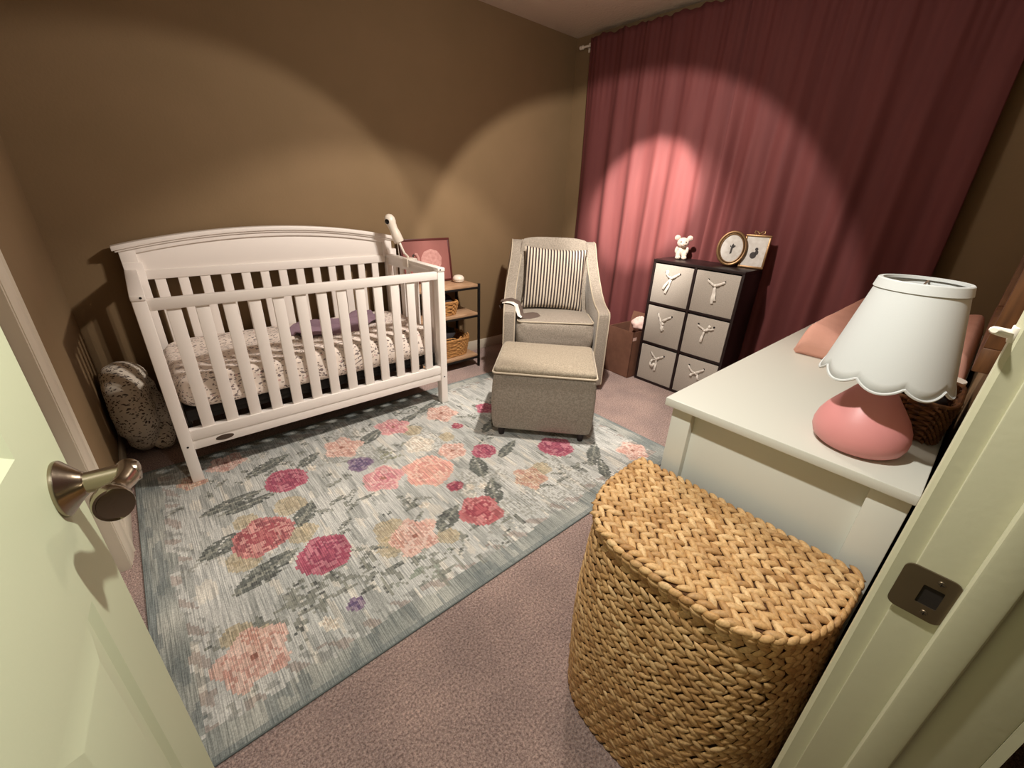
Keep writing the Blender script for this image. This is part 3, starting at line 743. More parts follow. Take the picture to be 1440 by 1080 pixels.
# framed print leaning on the wall
pr = thing('framed_print', 'dark framed print of a pale pink bird leaning on the wall on the shelf', 'picture', (1.60, 2.727, .6535), 0)
TL = Matrix.Rotation(math.radians(-9), 4, 'X')
PWd, PHt = .40, .305
b = MB()
for lo, hi in (((-PWd / 2, -.009, 0), (PWd / 2, .009, .014)), ((-PWd / 2, -.009, PHt - .014), (PWd / 2, .009, PHt)), ((-PWd / 2, -.009, .014), (-PWd / 2 + .014, .009, PHt - .014)), ((PWd / 2 - .014, -.009, .014), (PWd / 2, .009, PHt - .014))): b.box(lo, hi, TL, bev=.0015)
b.build('frame', mat('dark_red_frame', rgb(84, 38, 34), .4), pr)
b = MB(); b.box((-PWd / 2 + .013, -.004, .013), (PWd / 2 - .013, .006, PHt - .013), TL); b.build('print', mat('rose_print', rgb(150, 94, 88), .6, noise=(9, rgb(142, 88, 82))), pr, smooth=False)
def blob2d(b, pts, y0, y1):
    b.prism(pts, y0, y1, axis=1, M=TL)
def ellpts(cx, cz, rx, rz, n=28, wob=0, k=9): return [(cx + rx * math.cos(2 * PI * i / n) * (1 + wob * math.sin(k * 2 * PI * i / n)), cz + rz * math.sin(2 * PI * i / n) * (1 + wob * math.sin(k * 2 * PI * i / n))) for i in range(n)]
b = MB(); blob2d(b, ellpts(.035, .155, .085, .075, 40, .03, 9), -.0062, -.0042)
nk = [(-.03 - .0, .10, ), (-.06, .11), (-.075, .14), (-.072, .175), (-.082, .20), (-.10, .205)]
b.tube([TL @ Vector((x, -.005, z)) for x, z in nk], [.016, .014, .012, .011, .012, .009], 8, flat=1)
b.build('swan', mat('swan_pink', rgb(198, 150, 142), .6, noise=(50, rgb(180, 128, 122))), pr)
b = MB(); blob2d(b, [(-.105, .205), (-.118, .192), (-.106, .182), (-.098, .196)], -.0062, -.0042); blob2d(b, ellpts(-.09, .155, .012, .02), -.0055, -.0042); b.build('beak', M['ink'], pr)

# ------------------------------------------------------------------ armchair (local: x right, y back)
ch = thing('armchair', 'greige upholstered armchair with curved wings in the corner', 'armchair', (2.035, 1.843, 0), math.radians(-41))
HW = .36; AT = .085
side = [(.0, .035), (.0, .545), (.012, .562), (.05, .570), (.14, .578), (.22, .597), (.30, .636), (.37, .70), (.425, .775), (.465, .85), (.505, .915), (.55, .950), (.62, .955), (.66, .945), (.73, .62), (.76, .40), (.745, .035)]
for sx in (-1, 1):
    b = MB(); a_, c_ = (sx * HW, sx * (HW - AT)); lo, hi = min(a_, c_), max(a_, c_)
    b.prism(side, lo, hi, axis=0, bev=.016, seg=3)
    o = b.build('arm', M['chair'], ch, angle=50)
    # wings lean inward a little towards the top
    for v in o.data.vertices:
        k = sstep(.55, .95, v.co.z); v.co.x -= sx * .045 * k
    b = MB(); pth = []
    for (y, z) in side[1:14]:
        k = sstep(.55, .95, z)
        pth.append((sx * (HW - .006) - sx * .045 * k, y - .0 + .004, z - .001))
    pth = [(sx * (HW - .006), .003, .05), (sx * (HW - .006), .003, .3)] + pth
    b.tube(pth, .0048, 6)
    pth2 = [(p[0] - sx * (AT - .012), p[1], p[2]) for p in pth[2:14]]; pth2 = [(sx * (HW - AT + .006), .003, .05), (sx * (HW - AT + .006), .003, .3)] + pth2
    b.tube(pth2, .0048, 6)
    b.build('arm_piping', M['piping'], ch)
IW = HW - AT
# back: padded panel with crowned top
b = MB()
def backf(u, v):
    x = (u * 2 - 1) * (IW - .002 - .045 * v * .9); z = .28 + v * (.668 + .012 * (1 - (u * 2 - 1) ** 4)); y = .47 + .135 * v - .028 * math.sin(PI * min(1, max(0, v))) * (1 - (u * 2 - 1) ** 4)
    return (x, y, z)
b.grid(backf, 20, 24)
o = b.build('backrest', M['chair'], ch, angle=80)
mod_solid(o, .11, -1)
bm_ = o.modifiers.new('round', 'BEVEL'); bm_.width = .018; bm_.segments = 3; bm_.limit_method = 'ANGLE'; bm_.angle_limit = 1.0
b = MB(); b.box((-IW + .001, .012, .06), (IW - .001, .60, .295), bev=.006); b.build('seat_base', M['chair'], ch)
def cushion(b, hx_, hy_, z0, z1, crown=.02, wr=0.0, nx_=36, ny_=30, p=.16):
    t = bmesh.new(); rings = []; nu = 96
    for k in range(9):
        a = -PI / 2 + PI * k / 8; pz = math.sin(a); ins = .022 * (1 - abs(math.cos(a)) ** .6); ring = []
        for i in range(nu):
            th = 2 * PI * i / nu; c, s = math.cos(th), math.sin(th)
            x = math.copysign(abs(c) ** p, c) * (hx_ - ins); y = math.copysign(abs(s) ** p, s) * (hy_ - ins); z = (z0 + z1) / 2 + pz * (z1 - z0) / 2
            w = wr * (math.sin(x * 38 + z * 60 + 3 * fbm(x, y, z, 9)) + fbm(x, y, z, 25)) * math.cos(a)
            y += w * (1 if s > 0 else -1) * min(1, abs(s) * 1.5)
            ring.append(t.verts.new((x, y, z)))
        rings.append(ring)
    for A, B in zip(rings, rings[1:]):
        for i in range(nu): t.faces.new((A[i], A[(i + 1) % nu], B[(i + 1) % nu], B[i]))
    for src, sg in ((rings[-1], 1), (rings[0], -1)):
        prev = src
        for f in (.92, .8, .6, .4, .2):
            ring = [t.verts.new((v.co.x * f, v.co.y * f, v.co.z + sg * crown * (1 - f ** 3))) for v in src]
            for i in range(nu): t.faces.new((prev[i], prev[(i + 1) % nu], ring[(i + 1) % nu], ring[i]))
            prev = ring
        c0 = t.verts.new((0, 0, prev[0].co.z))
        for i in range(nu): t.faces.new((prev[i], prev[(i + 1) % nu], c0))
    b.add(t)
    return b
b = MB(); cushion(b, IW - .003, .255, .30, .488, .018, .006); o = b.build('seat_cushion', M['chair'], ch, angle=80); o.location = (0, .262, 0)
def rrpath(hx_, hy_, z, r=.03, n=6): return [(u, v, z) for u, v in rr(hx_, hy_, r, n)]
b = MB(); b.tube([(x, y + .262, z) for x, y, z in rrpath(IW - .016, .244, .484)], .0048, 6, closed=True); b.tube([(x, y + .262, z) for x, y, z in rrpath(IW - .016, .244, .305)], .0045, 6, closed=True); b.build('cushion_piping', M['piping'], ch)
b = MB(); b.box((-HW + .05, .10, .006), (HW - .05, .66, .06), bev=.01); b.build('plinth', M['dcloth'], ch)
# striped pillow
def throw_pillow(b, w, h, t_):
    def f(sgn):
        def g(u, v):
            x, z = u * 2 - 1, v * 2 - 1
            k = ((1 - x * x) * (1 - z * z)); th = t_ * k ** .42 if k > 0 else 0
            pin = 1 - .07 * (1 - abs(x)) ** 0 * 0
            sx = x * w / 2 * (1 - .06 * (1 - z * z) * abs(x) ** 2 + 0); sz = z * h / 2 * (1 - .06 * (1 - x * x) * abs(z) ** 2)
            return (sx, sgn * th + .003 * fbm(x, z, sgn, 5), sz)
        return g
    b.grid(f(-1), 30, 30); b.grid(f(1), 30, 30)
b = MB(); throw_pillow(b, .45, .44, .075); pl = b.build('throw_pillow', M['stripe'], angle=80, weld=.0006)
chM = Matrix.Translation((2.035, 1.843, 0)) @ Matrix.Rotation(math.radians(-41), 4, 'Z')
pl.matrix_world = chM @ Matrix.Translation((.0, .372, .712)) @ Matrix.Rotation(math.radians(-15), 4, 'X') @ Matrix.Rotation(math.radians(2), 4, 'Y')
tag(pl, 'square pillow with dark ticking stripes propped on the armchair', 'pillow')
# strap draped over the left arm
st = thing('carrier_strap', 'grey brown strap with a white cloth tag draped over the armchair arm', 'strap', chM @ Vector((-.30, .10, .57)), math.radians(-41))
b = MB(); pts = [(-.067, .125, -.045), (-.066, .122, -.02), (-.058, .115, .012), (-.02, .09, .020), (.022, .06, .012), (.040, .035, -.02), (.052, .015, -.052), (.075, .0, -.066), (.12, .0, -.066), (.165, .02, -.066), (.19, .035, -.066)]
b.tube(pts, [.030, .040, .046, .048, .046, .042, .040, .040, .042, .040, .028], 14, flat=.22, up=(.25, -.25, 1)); b.build('webbing', M['strap'], st)
b = MB(); b.tube([(-.062, .05, .008), (-.04, .035, .018), (.0, .012, .020), (.028, -.01, .010), (.040, -.025, -.025), (.050, -.035, -.055), (.068, -.04, -.066)], [.014, .018, .019, .018, .017, .016, .012], 12, flat=.25, up=(.25, -.25, 1)); b.build('tag', M['ribbon'], st, label='white cloth tag')

# ottoman
ot = thing('ottoman', 'greige box ottoman with pale piping in front of the armchair', 'ottoman', (1.475 + .738 * .2335, 1.388 + .674 * .2335, RT), math.radians(-47.6))
b = MB(); cushion(b, .2825, .2335, .05, .392, .012, 0, p=.07)
o = b.build('body', M['chair'], ot, angle=60)
b = MB(); cushion(b, .274, .226, .385, .425, .012, 0, p=.09); b.build('top_pad', M['otop'], ot, angle=70)
b = MB(); b.tube(rrpath(.277, .229, .394, .02), .0055, 8, closed=True); b.build('piping', M['piping'], ot)
for sx in (-1, 1):
    for sy in (-1, 1):
        b = MB(); b.lathe([(.016, 0), (.022, .05), (.022, .056)], 16, Matrix.Translation((sx * .225, sy * .185, 0))); b.build('foot', M['espresso'], ot)

# ------------------------------------------------------------------ cube shelf with six bins
cx0, cx1, cy0, cy1, cz = 2.715, 2.983, .990, 1.603, .895
cs_ = thing('cube_shelf', 'dark espresso six-cube storage shelf in front of the curtains', 'shelf', ((cx0 + cx1) / 2, (cy0 + cy1) / 2, 0))
def kb(b, lo, hi, bev=.0015): 
    c = ((cx0 + cx1) / 2, (cy0 + cy1) / 2, 0); b.box([p - q for p, q in zip(lo, c)], [p - q for p, q in zip(hi, c)], bev=bev)
b = MB(); kb(b, (cx0, cy0, cz - .018), (cx1, cy1, cz)); b.build('top_panel', M['espresso'], cs_)
b = MB(); kb(b, (cx0, cy0, 0), (cx1, cy1, .018)); b.build('bottom_panel', M['espresso'], cs_)
for y in (cy0, cy1 - .016): 
    b = MB(); kb(b, (cx0, y, .018), (cx1, y + .016, cz - .018)); b.build('side_panel', M['espresso'], cs_)
ym = (cy0 + cy1) / 2
b = MB(); kb(b, (cx0 + .001, ym - .008, .018), (cx1, ym + .008, cz - .018)); b.build('divider', M['espresso'], cs_)
lev = [.018, .018 + .281, .018 + .281 * 2 + .014, cz - .018]
zs = [(.018, .296), (.311, .588), (.603, .877)]
for z in (.296, .588):
    for y0, y1 in ((cy0 + .016, ym - .008), (ym + .008, cy1 - .016)):
        b = MB(); kb(b, (cx0 + .001, y0, z), (cx1, y1, z + .015)); b.build('shelf_panel', M['espresso'], cs_)
b = MB(); kb(b, (cx1 - .004, cy0 + .016, .018), (cx1 - .001, cy1 - .016, cz - .018), 0); b.build('back_panel', M['espresso'], cs_)
names = {(0, 1): 'bottom left', (1, 1): 'middle left', (2, 1): 'top left', (0, 0): 'bottom right', (1, 0): 'middle right', (2, 0): 'top right'}
looks = {(2, 1): 'with a long ribbon bow swept left', (2, 0): 'with a ribbon tied hanging straight down', (1, 1): 'with a short stubby ribbon knot', (1, 0): 'with a crossed ribbon and one loose end', (0, 1): 'with a ribbon loop beside its knot', (0, 0): 'with its ribbon half hidden by the dresser'}
# ribbons in face coordinates: a to the viewer's right (-y), b up; holes at +-.045,.06
rib = {(2, 1): [[(-.05, .055), (-.03, .03), (0, .02)], [(.05, .055), (.03, .04), (0, .02)], [(0, .02), (-.03, -.02), (-.05, -.06)], [(0, .015), (-.012, -.035), (-.03, -.085)], [(-.05, .055), (-.035, .062), (-.03, .04)]],
       (2, 0): [[(-.055, .05), (-.025, .03), (0, .022)], [(.055, .05), (.03, .035), (0, .022)], [(0, .02), (-.002, -.03), (.002, -.09)], [(0, .02), (.008, -.03), (.016, -.07)]],
       (1, 1): [[(-.05, .058), (-.03, .02), (-.008, -.01)], [(.05, .05), (.02, .032), (-.008, .01)], [(-.03, .02), (-.01, -.03), (.0, -.06)], [(-.008, .0), (.0, -.02), (.008, -.05)]],
       (1, 0): [[(-.055, .045), (-.02, .03), (.005, .02)], [(.055, .04), (.02, .03), (.005, .02)], [(.005, .02), (.02, .04), (.028, .058)], [(.0, .018), (-.008, -.02), (-.012, -.06)]],
       (0, 1): [[(-.05, .06), (-.02, .03), (0, .02)], [(.05, .05), (.02, .034), (0, .02)], [(0, .02), (.004, -.02), (0, -.07)], [(0, .015), (-.03, .005), (-.042, -.02), (-.03, -.045), (-.005, -.02)]],
       (0, 0): [[(-.055, .05), (-.03, .02), (0, .01)], [(.055, .05), (.03, .03), (0, .01)], [(0, .01), (-.02, -.005), (-.03, -.02)], [(0, .01), (.02, .0), (.03, -.03)]]}
for (r, c), nm in names.items():
    y0, y1 = ((cy0 + .016, ym - .008), (ym + .008, cy1 - .016))[c]; z0, z1 = zs[r]
    yc = (y0 + y1) / 2; hw = (y1 - y0) / 2 - .003; hh = (z1 - z0) - .010
    bn = thing('fabric_bin', 'grey fabric bin %s in the %s cube' % (looks[(r, c)], nm), 'storage bin', (cx0 + .004, yc, z0 + .0006), 0, 'grey fabric bins in the cube shelf')
    b = MB(); b.box((0, -hw, 0), (.008, hw, hh), bev=.002); b.box((.008, -hw, 0), (.252, -hw + .004, hh)); b.box((.008, hw - .004, 0), (.252, hw, hh)); b.box((.008, -hw + .004, 0), (.252, hw - .004, .004)); b.box((.248, -hw + .004, .004), (.252, hw - .004, hh))
    b.build('box', M['bin'], bn)
    zc_ = hh * .62
    for sg in (-1, 1):
        b = MB(); b.lathe([(0, 0), (.0065, 0), (.0065, .0016), (.004, .0022), (0, .001)], 14, Matrix.Translation((.0002, sg * .052, zc_ + .052)) @ Matrix.Rotation(-PI / 2, 4, 'Y')); b.build('grommet', M['black'], bn)
    b = MB()
    for pts in rib[(r, c)]:
        P = []
        for i in range(len(pts) - 1):
            for q in range(5):
                f = q / 5; a0, b0 = pts[i]; a1, b1 = pts[i + 1]
                P.append((-.004 - .006 * math.sin(PI * f) - .003 * i, -(a0 + (a1 - a0) * f), zc_ + b0 + (b1 - b0) * f))
        P.append((-.008, -pts[-1][0], zc_ + pts[-1][1]))
        b.tube(P, [.0055 + .0035 * (i / len(P)) for i in range(len(P))], 8, flat=.3, up=(1, 0, .2))
    b.ell((-.009, -pts[0][0] if False else 0, zc_ + rib[(r, c)][0][-1][1]), (.007, .009, .009), seg=12, ring=8)
    b.build('ribbon', M['ribbon'], bn)

# plush toy
tz = thing('plush_toy', 'small cream plush animal with round ears sitting on the cube shelf', 'soft toy', (2.895, 1.51, cz), math.radians(-58))
# local: faces -y
b = MB(); b.ell((0, .01, .045), (.034, .032, .045)); b.ell((0, -.004, .108), (.038, .036, .034)); b.ell((0, -.034, .100), (.018, .016, .014), seg=14, ring=10)
for sx in (-1, 1):
    b.ell((sx * .020, -.032, .030), (.016, .020, .030)); b.ell((sx * .020, -.045, .014), (.017, .018, .014))
    b.ell((sx * .034, -.012, .058), (.011, .014, .024))
b.build('body', M['plush'], tz, angle=80)
for sx in (-1, 1):
    b = MB(); b.ell((sx * .040, .0, .138), (.019, .008, .018)); e_ = b.build('ear', M['plush'], tz)
    b = MB(); b.ell((sx * .040, -.006, .138), (.012, .005, .012)); b.build('inner_ear', M['pinkp'], e_)
    b = MB(); b.ell((sx * .016, -.038, .116), (.0036, .003, .0042), seg=10, ring=8); b.build('eye', M['black'], tz)
b = MB(); b.ell((0, -.049, .104), (.004, .003, .003), seg=10, ring=8); b.build('nose', M['pinkp'], tz)

# frames on the cube shelf (facing the room, -x), tilted back
def frame_root(name, label, loc, rz): return thing(name, label, 'picture frame', loc, rz)
TB = Matrix.Rotation(math.radians(-12), 4, 'X')
of = frame_root('oval_frame', 'oval gold frame with a single dark figure on the cube shelf', (2.86, 1.165, cz + .002), math.radians(-72))
def oval_ring(rx, rz, w, dep, zc_):
    b = MB(); b.tube([TB @ Vector((rx * math.cos(a), 0, zc_ + rz * math.sin(a))) for a in [2 * PI * i / 48 for i in range(48)]], w, 10, closed=True); return b
b = oval_ring(.079, .099, .009, 0, .108); b.tube([TB @ Vector((.066 * math.cos(2 * PI * i / 48), -.006, .108 + .086 * math.sin(2 * PI * i / 48))) for i in range(48)], .004, 8, closed=True); b.build('frame', M['gold'], of)
b = MB(); b.lathe([(0, 0), (.064, 0), (.064, .005), (0, .005)], 40, TB @ Matrix.Translation((0, .002, .108)) @ Matrix.Rotation(PI / 2, 4, 'X'), sy=1.31); b.build('mat', M['paper'], of)
b = MB(); b.lathe([(0, 0), (.074, 0), (.074, .004), (0, .004)], 40, TB @ Matrix.Translation((0, .008, .108)) @ Matrix.Rotation(PI / 2, 4, 'X'), sy=1.28); b.build('backing', M['brownw'], of)
b = MB()
for pts in ([(-.006, .075), (.004, .078), (.006, .110), (.012, .125), (.004, .138), (-.004, .125)], [(.004, .118), (.016, .128), (.020, .124), (.008, .110)], [(-.004, .118), (-.012, .13), (-.010, .115)]):
    b.prism(pts, -.0050, -.0032, axis=1, M=TB)
b.build('figure', M['ink'], of)
b = MB(); b.box((-.01, .02, 0), (.01, .075, .006)); b.tube([(0, .078, .004), (0, .045, .10)], .004, 6); b.build('easel_leg', M['brownw'], of)
sf = frame_root('ornate_frame', 'rectangular ornate gold frame with a bow crest behind the oval frame', (2.91, 1.045, cz + .001), math.radians(-78))
b = MB()
W2, H2 = .072, .20
for lo, hi in (((-W2, -.007, 0), (W2, .007, .013)), ((-W2, -.007, H2 - .013), (W2, .007, H2)), ((-W2, -.007, .013), (-W2 + .012, .007, H2 - .013)), ((W2 - .012, -.007, .013), (W2, .007, H2 - .013))): b.box(lo, hi, TB, bev=.003)
for sx in (-1, 1): b.tube([TB @ Vector(p) for p in ((0, 0, H2), (sx * .012, 0, H2 + .018), (sx * .026, 0, H2 + .022), (sx * .03, 0, H2 + .010), (sx * .016, 0, H2 + .003))], .0042, 8)
b.ell(TB @ Vector((0, -.002, H2 + .006)), (.008, .006, .008), seg=12, ring=8)
b.build('frame', M['gold'], sf)
b = MB(); b.box((-W2 + .011, -.002, .012), (W2 - .011, .004, H2 - .012), TB); b.build('photo', M['paper'], sf, smooth=False)
b = MB()
for pts in (ellpts(.008, .115, .009, .010), ellpts(-.004, .078, .018, .020), ellpts(.012, .095, .010, .014)): b.prism(pts, -.0032, -.0018, axis=1, M=TB)
b.build('figure', M['ink'], sf)
b = MB(); b.tube([TB @ Vector((0, .006, .12)), (0, .085, .003)], .004, 6); b.build('easel_leg', M['brownw'], sf)

# cardboard box between armchair and cube shelf
cb = thing('cardboard_box', 'open brown cardboard box between the armchair and the cube shelf', 'box', (2.79, 1.735, 0), math.radians(-4))
b = MB(); w2, d2, hb = .128, .118, .365
for lo, hi in (((-w2, -d2, .001), (-w2 + .005, d2, hb)), ((w2 - .005, -d2, .001), (w2, d2, hb)), ((-w2, -d2, .001), (w2, -d2 + .005, hb)), ((-w2, d2 - .005, .001), (w2, d2, hb)), ((-w2, -d2, .001), (w2, d2, .006))): b.box(lo, hi)
b.build('walls', M['card'], cb, smooth=False)
b = MB(); b.box((-.001, -d2 + .003, 0), (.002, d2 - .003, .085), Matrix.Translation((w2 - .003, 0, hb)) @ Matrix.Rotation(math.radians(14), 4, 'Y')); b.build('flap', M['card'], cb, smooth=False)
b = MB(); b.box((-.001, -d2 + .01, 0), (.002, d2 - .05, .10), Matrix.Translation((-w2 + .006, 0, hb - .004)) @ Matrix.Rotation(math.radians(118), 4, 'Y')); b.build('flap', M['card'], cb, smooth=False)
b = MB(); b.box((-w2 - .001, -d2 - .001, .30), (-w2 + .04, -d2 + .0002, .325)); b.build('tape', M['padw'], cb, smooth=False)
lump('tissue_paper', 'pale pink paper bundle sticking out of the cardboard box', 'paper', (2.83, 1.705, .385), (.06, .06, .055), M['padw'], 5, .3)

# ------------------------------------------------------------------ curtains and rod
def curtain(name, label, y0, y1, seed, edge0, edge1):
    b = MB(); nu, nv = 260, 60; rnd = random.Random(seed)
    ph = [rnd.uniform(0, 6.28) for _ in range(6)]
    def f(u, v):
        z = 2.366 - v * 2.349; dz = max(0, 2.325 - z)
        y = y0 + (y1 - y0) * u
        s = (y - y0)
        low = sstep(0, 1.6, dz)
        fold = (.010 + .020 * low) * math.sin(s * 2 * PI / .205 + ph[0] + .8 * math.sin(s * 5 + ph[1])) + (.002 + .004 * low) * math.sin(s * 2 * PI / .113 + ph[2] + 1.2 * math.sin(s * 7 + ph[4]))
        gath = .0026 * (1 - sstep(.0, .7, dz)) * math.sin(s * 2 * PI / .045 + ph[3] + 2 * math.sin(s * 11))
        e = 0
        if edge1: e = .035 * math.sin((1 - u) * 22) * math.exp(-(1 - u) * 9) * sstep(.1, .9, dz) + .02 * math.exp(-((1 - u) / .05) ** 2) + .010 * math.sin(s * 2 * PI / .07) * math.exp(-(1 - u) * 6) * sstep(.2, 1.2, dz)
        if edge0: e += .03 * math.sin(u * 22) * math.exp(-u * 9) * sstep(.1, .9, dz) - .026 * math.exp(-(u / .035) ** 2) + .012 * math.sin(s * 2 * PI / .075) * math.exp(-u * 5) * sstep(.2, 1.2, dz)
        x = 3.028 + (fold + gath + e) * .8
        if v < .012: x += 0
        y += .006 * math.sin(z * 3 + s * 9)
        zz = z + (.006 * math.sin(s * 40 + ph[5]) + .004 * math.sin(s * 97) if v == 0 else 0)
        return (x, y, zz)
    b.grid(f, nu, nv); o = b.build(name, M['curtain'], angle=180); mod_solid(o, .0025, 0)
    return tag(o, label, 'curtain')
c1 = curtain('curtain', 'mauve curtain panel nearest the back corner, brightly lit in the middle', 2.628, 1.415, 3, False, True)
c2 = curtain('curtain', 'mauve curtain panel in shadow, the one behind the dresser', 1.43, .229, 9, True, False)
rod = thing('curtain_rod', 'white curtain rod above the mauve curtains', 'curtain rod', (3.058, 1.43, 2.327))
b = MB(); b.cyl((0, -1.32, 0), (0, 1.29, 0), .008, 14); b.build('pole', M['plastic'], rod)
for sg, yy in ((1, 1.29), (-1, -1.32)):
    b = MB(); b.lathe([(.008, 0), (.013, .004), (.014, .012), (.010, .02), (.013, .028), (.012, .036), (0, .04)], 16, Matrix.Translation((0, yy, 0)) @ Matrix.Rotation(-sg * PI / 2, 4, 'X')); b.build('finial', M['plastic'], rod)
    b = MB(); b.box((-.006, yy - sg * .03 - .006, -.006), (.0400, yy - sg * .03 + .006, .004)); b.box((.036, yy - sg * .03 - .012, -.03), (.0415, yy - sg * .03 + .012, .03)); b.build('bracket', M['plastic'], rod)

# ------------------------------------------------------------------ dresser
DX0, DX1, DY0, DY1, DZ = .940, 2.55, -.040, .455, .81
ds = thing('dresser', 'long white dresser with framed ends along the doorway wall', 'dresser', ((DX0 + DX1) / 2, (DY0 + DY1) / 2, 0))
dc = ((DX0 + DX1) / 2, (DY0 + DY1) / 2, 0)
def db(b, lo, hi, bev=.002): b.box([p - q for p, q in zip(lo, dc)], [p - q for p, q in zip(hi, dc)], bev=bev)
b = MB(); db(b, (DX0, DY0, DZ - .022), (DX1, DY1, DZ), .0025); b.build('top', M['white'], ds)
ex0, ex1, ey0, ey1 = DX0 + .018, DX1 - .012, DY0 + .004, DY1 - .016
for x0 in (ex0, ex1 - .055):
    for y0, w in ((ey0, .062), (ey1 - .052, .052)):
        b = MB(); db(b, (x0, y0, 0), (x0 + .055, y0 + w, DZ - .022)); b.build('leg', M['white'], ds)
for x0, x1 in ((ex0 + .020, ex0 + .036), (ex1 - .03, ex1 - .012)):
    b = MB(); db(b, (x0, ey0 + .062, .10), (x1, ey1 - .052, DZ - .022), .001); b.build('end_panel', M['white'], ds)
b = MB(); db(b, (ex0 + .055, ey0, .10), (ex1 - .055, ey0 + .01, DZ - .022), 0); b.build('back_panel', M['white'], ds)
b = MB(); db(b, (ex0 + .055, ey1 - .03, .08), (ex1 - .055, ey1 - .006, .13)); db(b, (ex0 + .055, ey1 - .03, DZ - .045), (ex1 - .055, ey1 - .006, DZ - .022)); db(b, ((ex0 + ex1) / 2 - .02, ey1 - .03, .13), ((ex0 + ex1) / 2 + .02, ey1 - .006, DZ - .045)); db(b, (ex0 + .055, ey0 + .01, .10), (ex1 - .055, ey1 - .03, .115)); b.build('front_frame', M['white'], ds)
xm = (ex0 + ex1) / 2
for x0, x1 in ((ex0 + .058, xm - .023), (xm + .023, ex1 - .058)):
    for k in range(3):
        z0 = .133 + k * .211
        b = MB(); db(b, (x0, ey1 - .025, z0), (x1, ey1 - .004, z0 + .207)); d_ = b.build('drawer', M['white'], ds)
        for q in (.25, .75):
            b = MB(); b.lathe([(.006, 0), (.006, .012), (.014, .018), (.014, .024), (0, .027)], 16, Matrix.Translation((x0 + (x1 - x0) * q - dc[0], ey1 - .004 - dc[1], z0 + .104)) @ Matrix.Rotation(-PI / 2, 4, 'X')); b.build('knob', M['white'], d_)

# table lamp
lamp = thing('table_lamp', 'table lamp with a pink teardrop base and white scalloped shade', 'lamp', (1.058, .084, DZ))
b = MB(); b.lathe([(.055, .001), (.066, .004), (.0765, .013), (.0815, .027), (.0820, .040), (.0782, .058), (.0692, .077), (.0570, .095), (.0440, .113), (.0325, .130), (.0240, .148), (.0185, .165), (.0160, .178), (0, .179)], 56); b.build('base', M['ceram'], lamp)
b = MB(); b.lathe([(.009, .178), (.009, .20), (.016, .205), (.016, .245), (.006, .25), (0, .25)], 16); b.build('socket', M['gold'], lamp)
b = MB(); b.ell((0, 0, .275), (.026, .026, .034), seg=16, ring=12); b.build('bulb', M['shade'], lamp)
b = MB(); nsc = 9; zb_, zt = .152, .343; rb_, rt_ = .1030, .0625
def scal(a): return .017 * (1 - abs(math.sin(nsc * (a + .62) / 2)) ** .8)
def shf(u, v):
    a = 2 * PI * u; z = (zb_ + scal(a)) * (1 - v) + zt * v; k = (z - zb_) / (zt - zb_); r = rb_ + (rt_ - rb_) * k
    return (r * math.cos(a), r * math.sin(a), z)
b.grid(shf, 144, 10, closeu=True); o = b.build('shade', M['shade'], lamp, angle=80); mod_solid(o, .0016, 0)
b = MB(); rA, rB = rt_ + .0028, rt_ + .0005; b.lathe([(rA + .0034, zt - .016), (rA + .0040, zt - .0155), (rA + .0008, zt), (rA - .001, zt + .0016), (rB - .004, zt + .0012), (rB - .004, zt - .004)], 72, cap=False); b.build('top_trim', M['shade'], lamp)
b = MB(); b.tube([(shf(i / 216, 0)[0] * 1.004, shf(i / 216, 0)[1] * 1.004, shf(i / 216, 0)[2] + .001) for i in range(216)], .0026, 6, closed=True); b.build('bottom_trim', M['shade'], lamp)
b = MB()
for k in range(3):
    a = 2 * PI * k / 3; b.tube([(0, 0, .335), (rt_ * math.cos(a), rt_ * math.sin(a), .338)], .0018, 6)
b.lathe([(0, .328), (.004, .328), (.004, .336), (0, .338)], 12); b.tube([(.02, 0, .245), (.034, 0, .28), (.028, 0, .31), (0, 0, .33)], .0016, 6); b.tube([(-.02, 0, .245), (-.034, 0, .28), (-.028, 0, .31), (0, 0, .33)], .0016, 6)
b.build('harp', M['gold'], lamp)

wv_basket('wicker_basket', 'dark wicker basket behind the table lamp on the dresser', (1.275, .015, DZ + .001), 0, .20, .10, .092, 14, M['wickerd'], .9, pitch=.011)
b = MB(); b.prism([(-.008, 0), (.008, 0), (0, .022)], -.002, .002, axis=1); o = b.build('paper_tag', M['plastic']); o.location = (1.215, .03, .897); o.rotation_euler = (0, 0, math.radians(-60)); tag(o, 'tiny white paper tip poking out of the wicker basket', 'paper')
lump('hair_brush_pouch', 'dark pouch lying in the wicker basket', 'pouch', (1.275, .015, .872), (.080, .036, .030), M['dcloth'], 12)
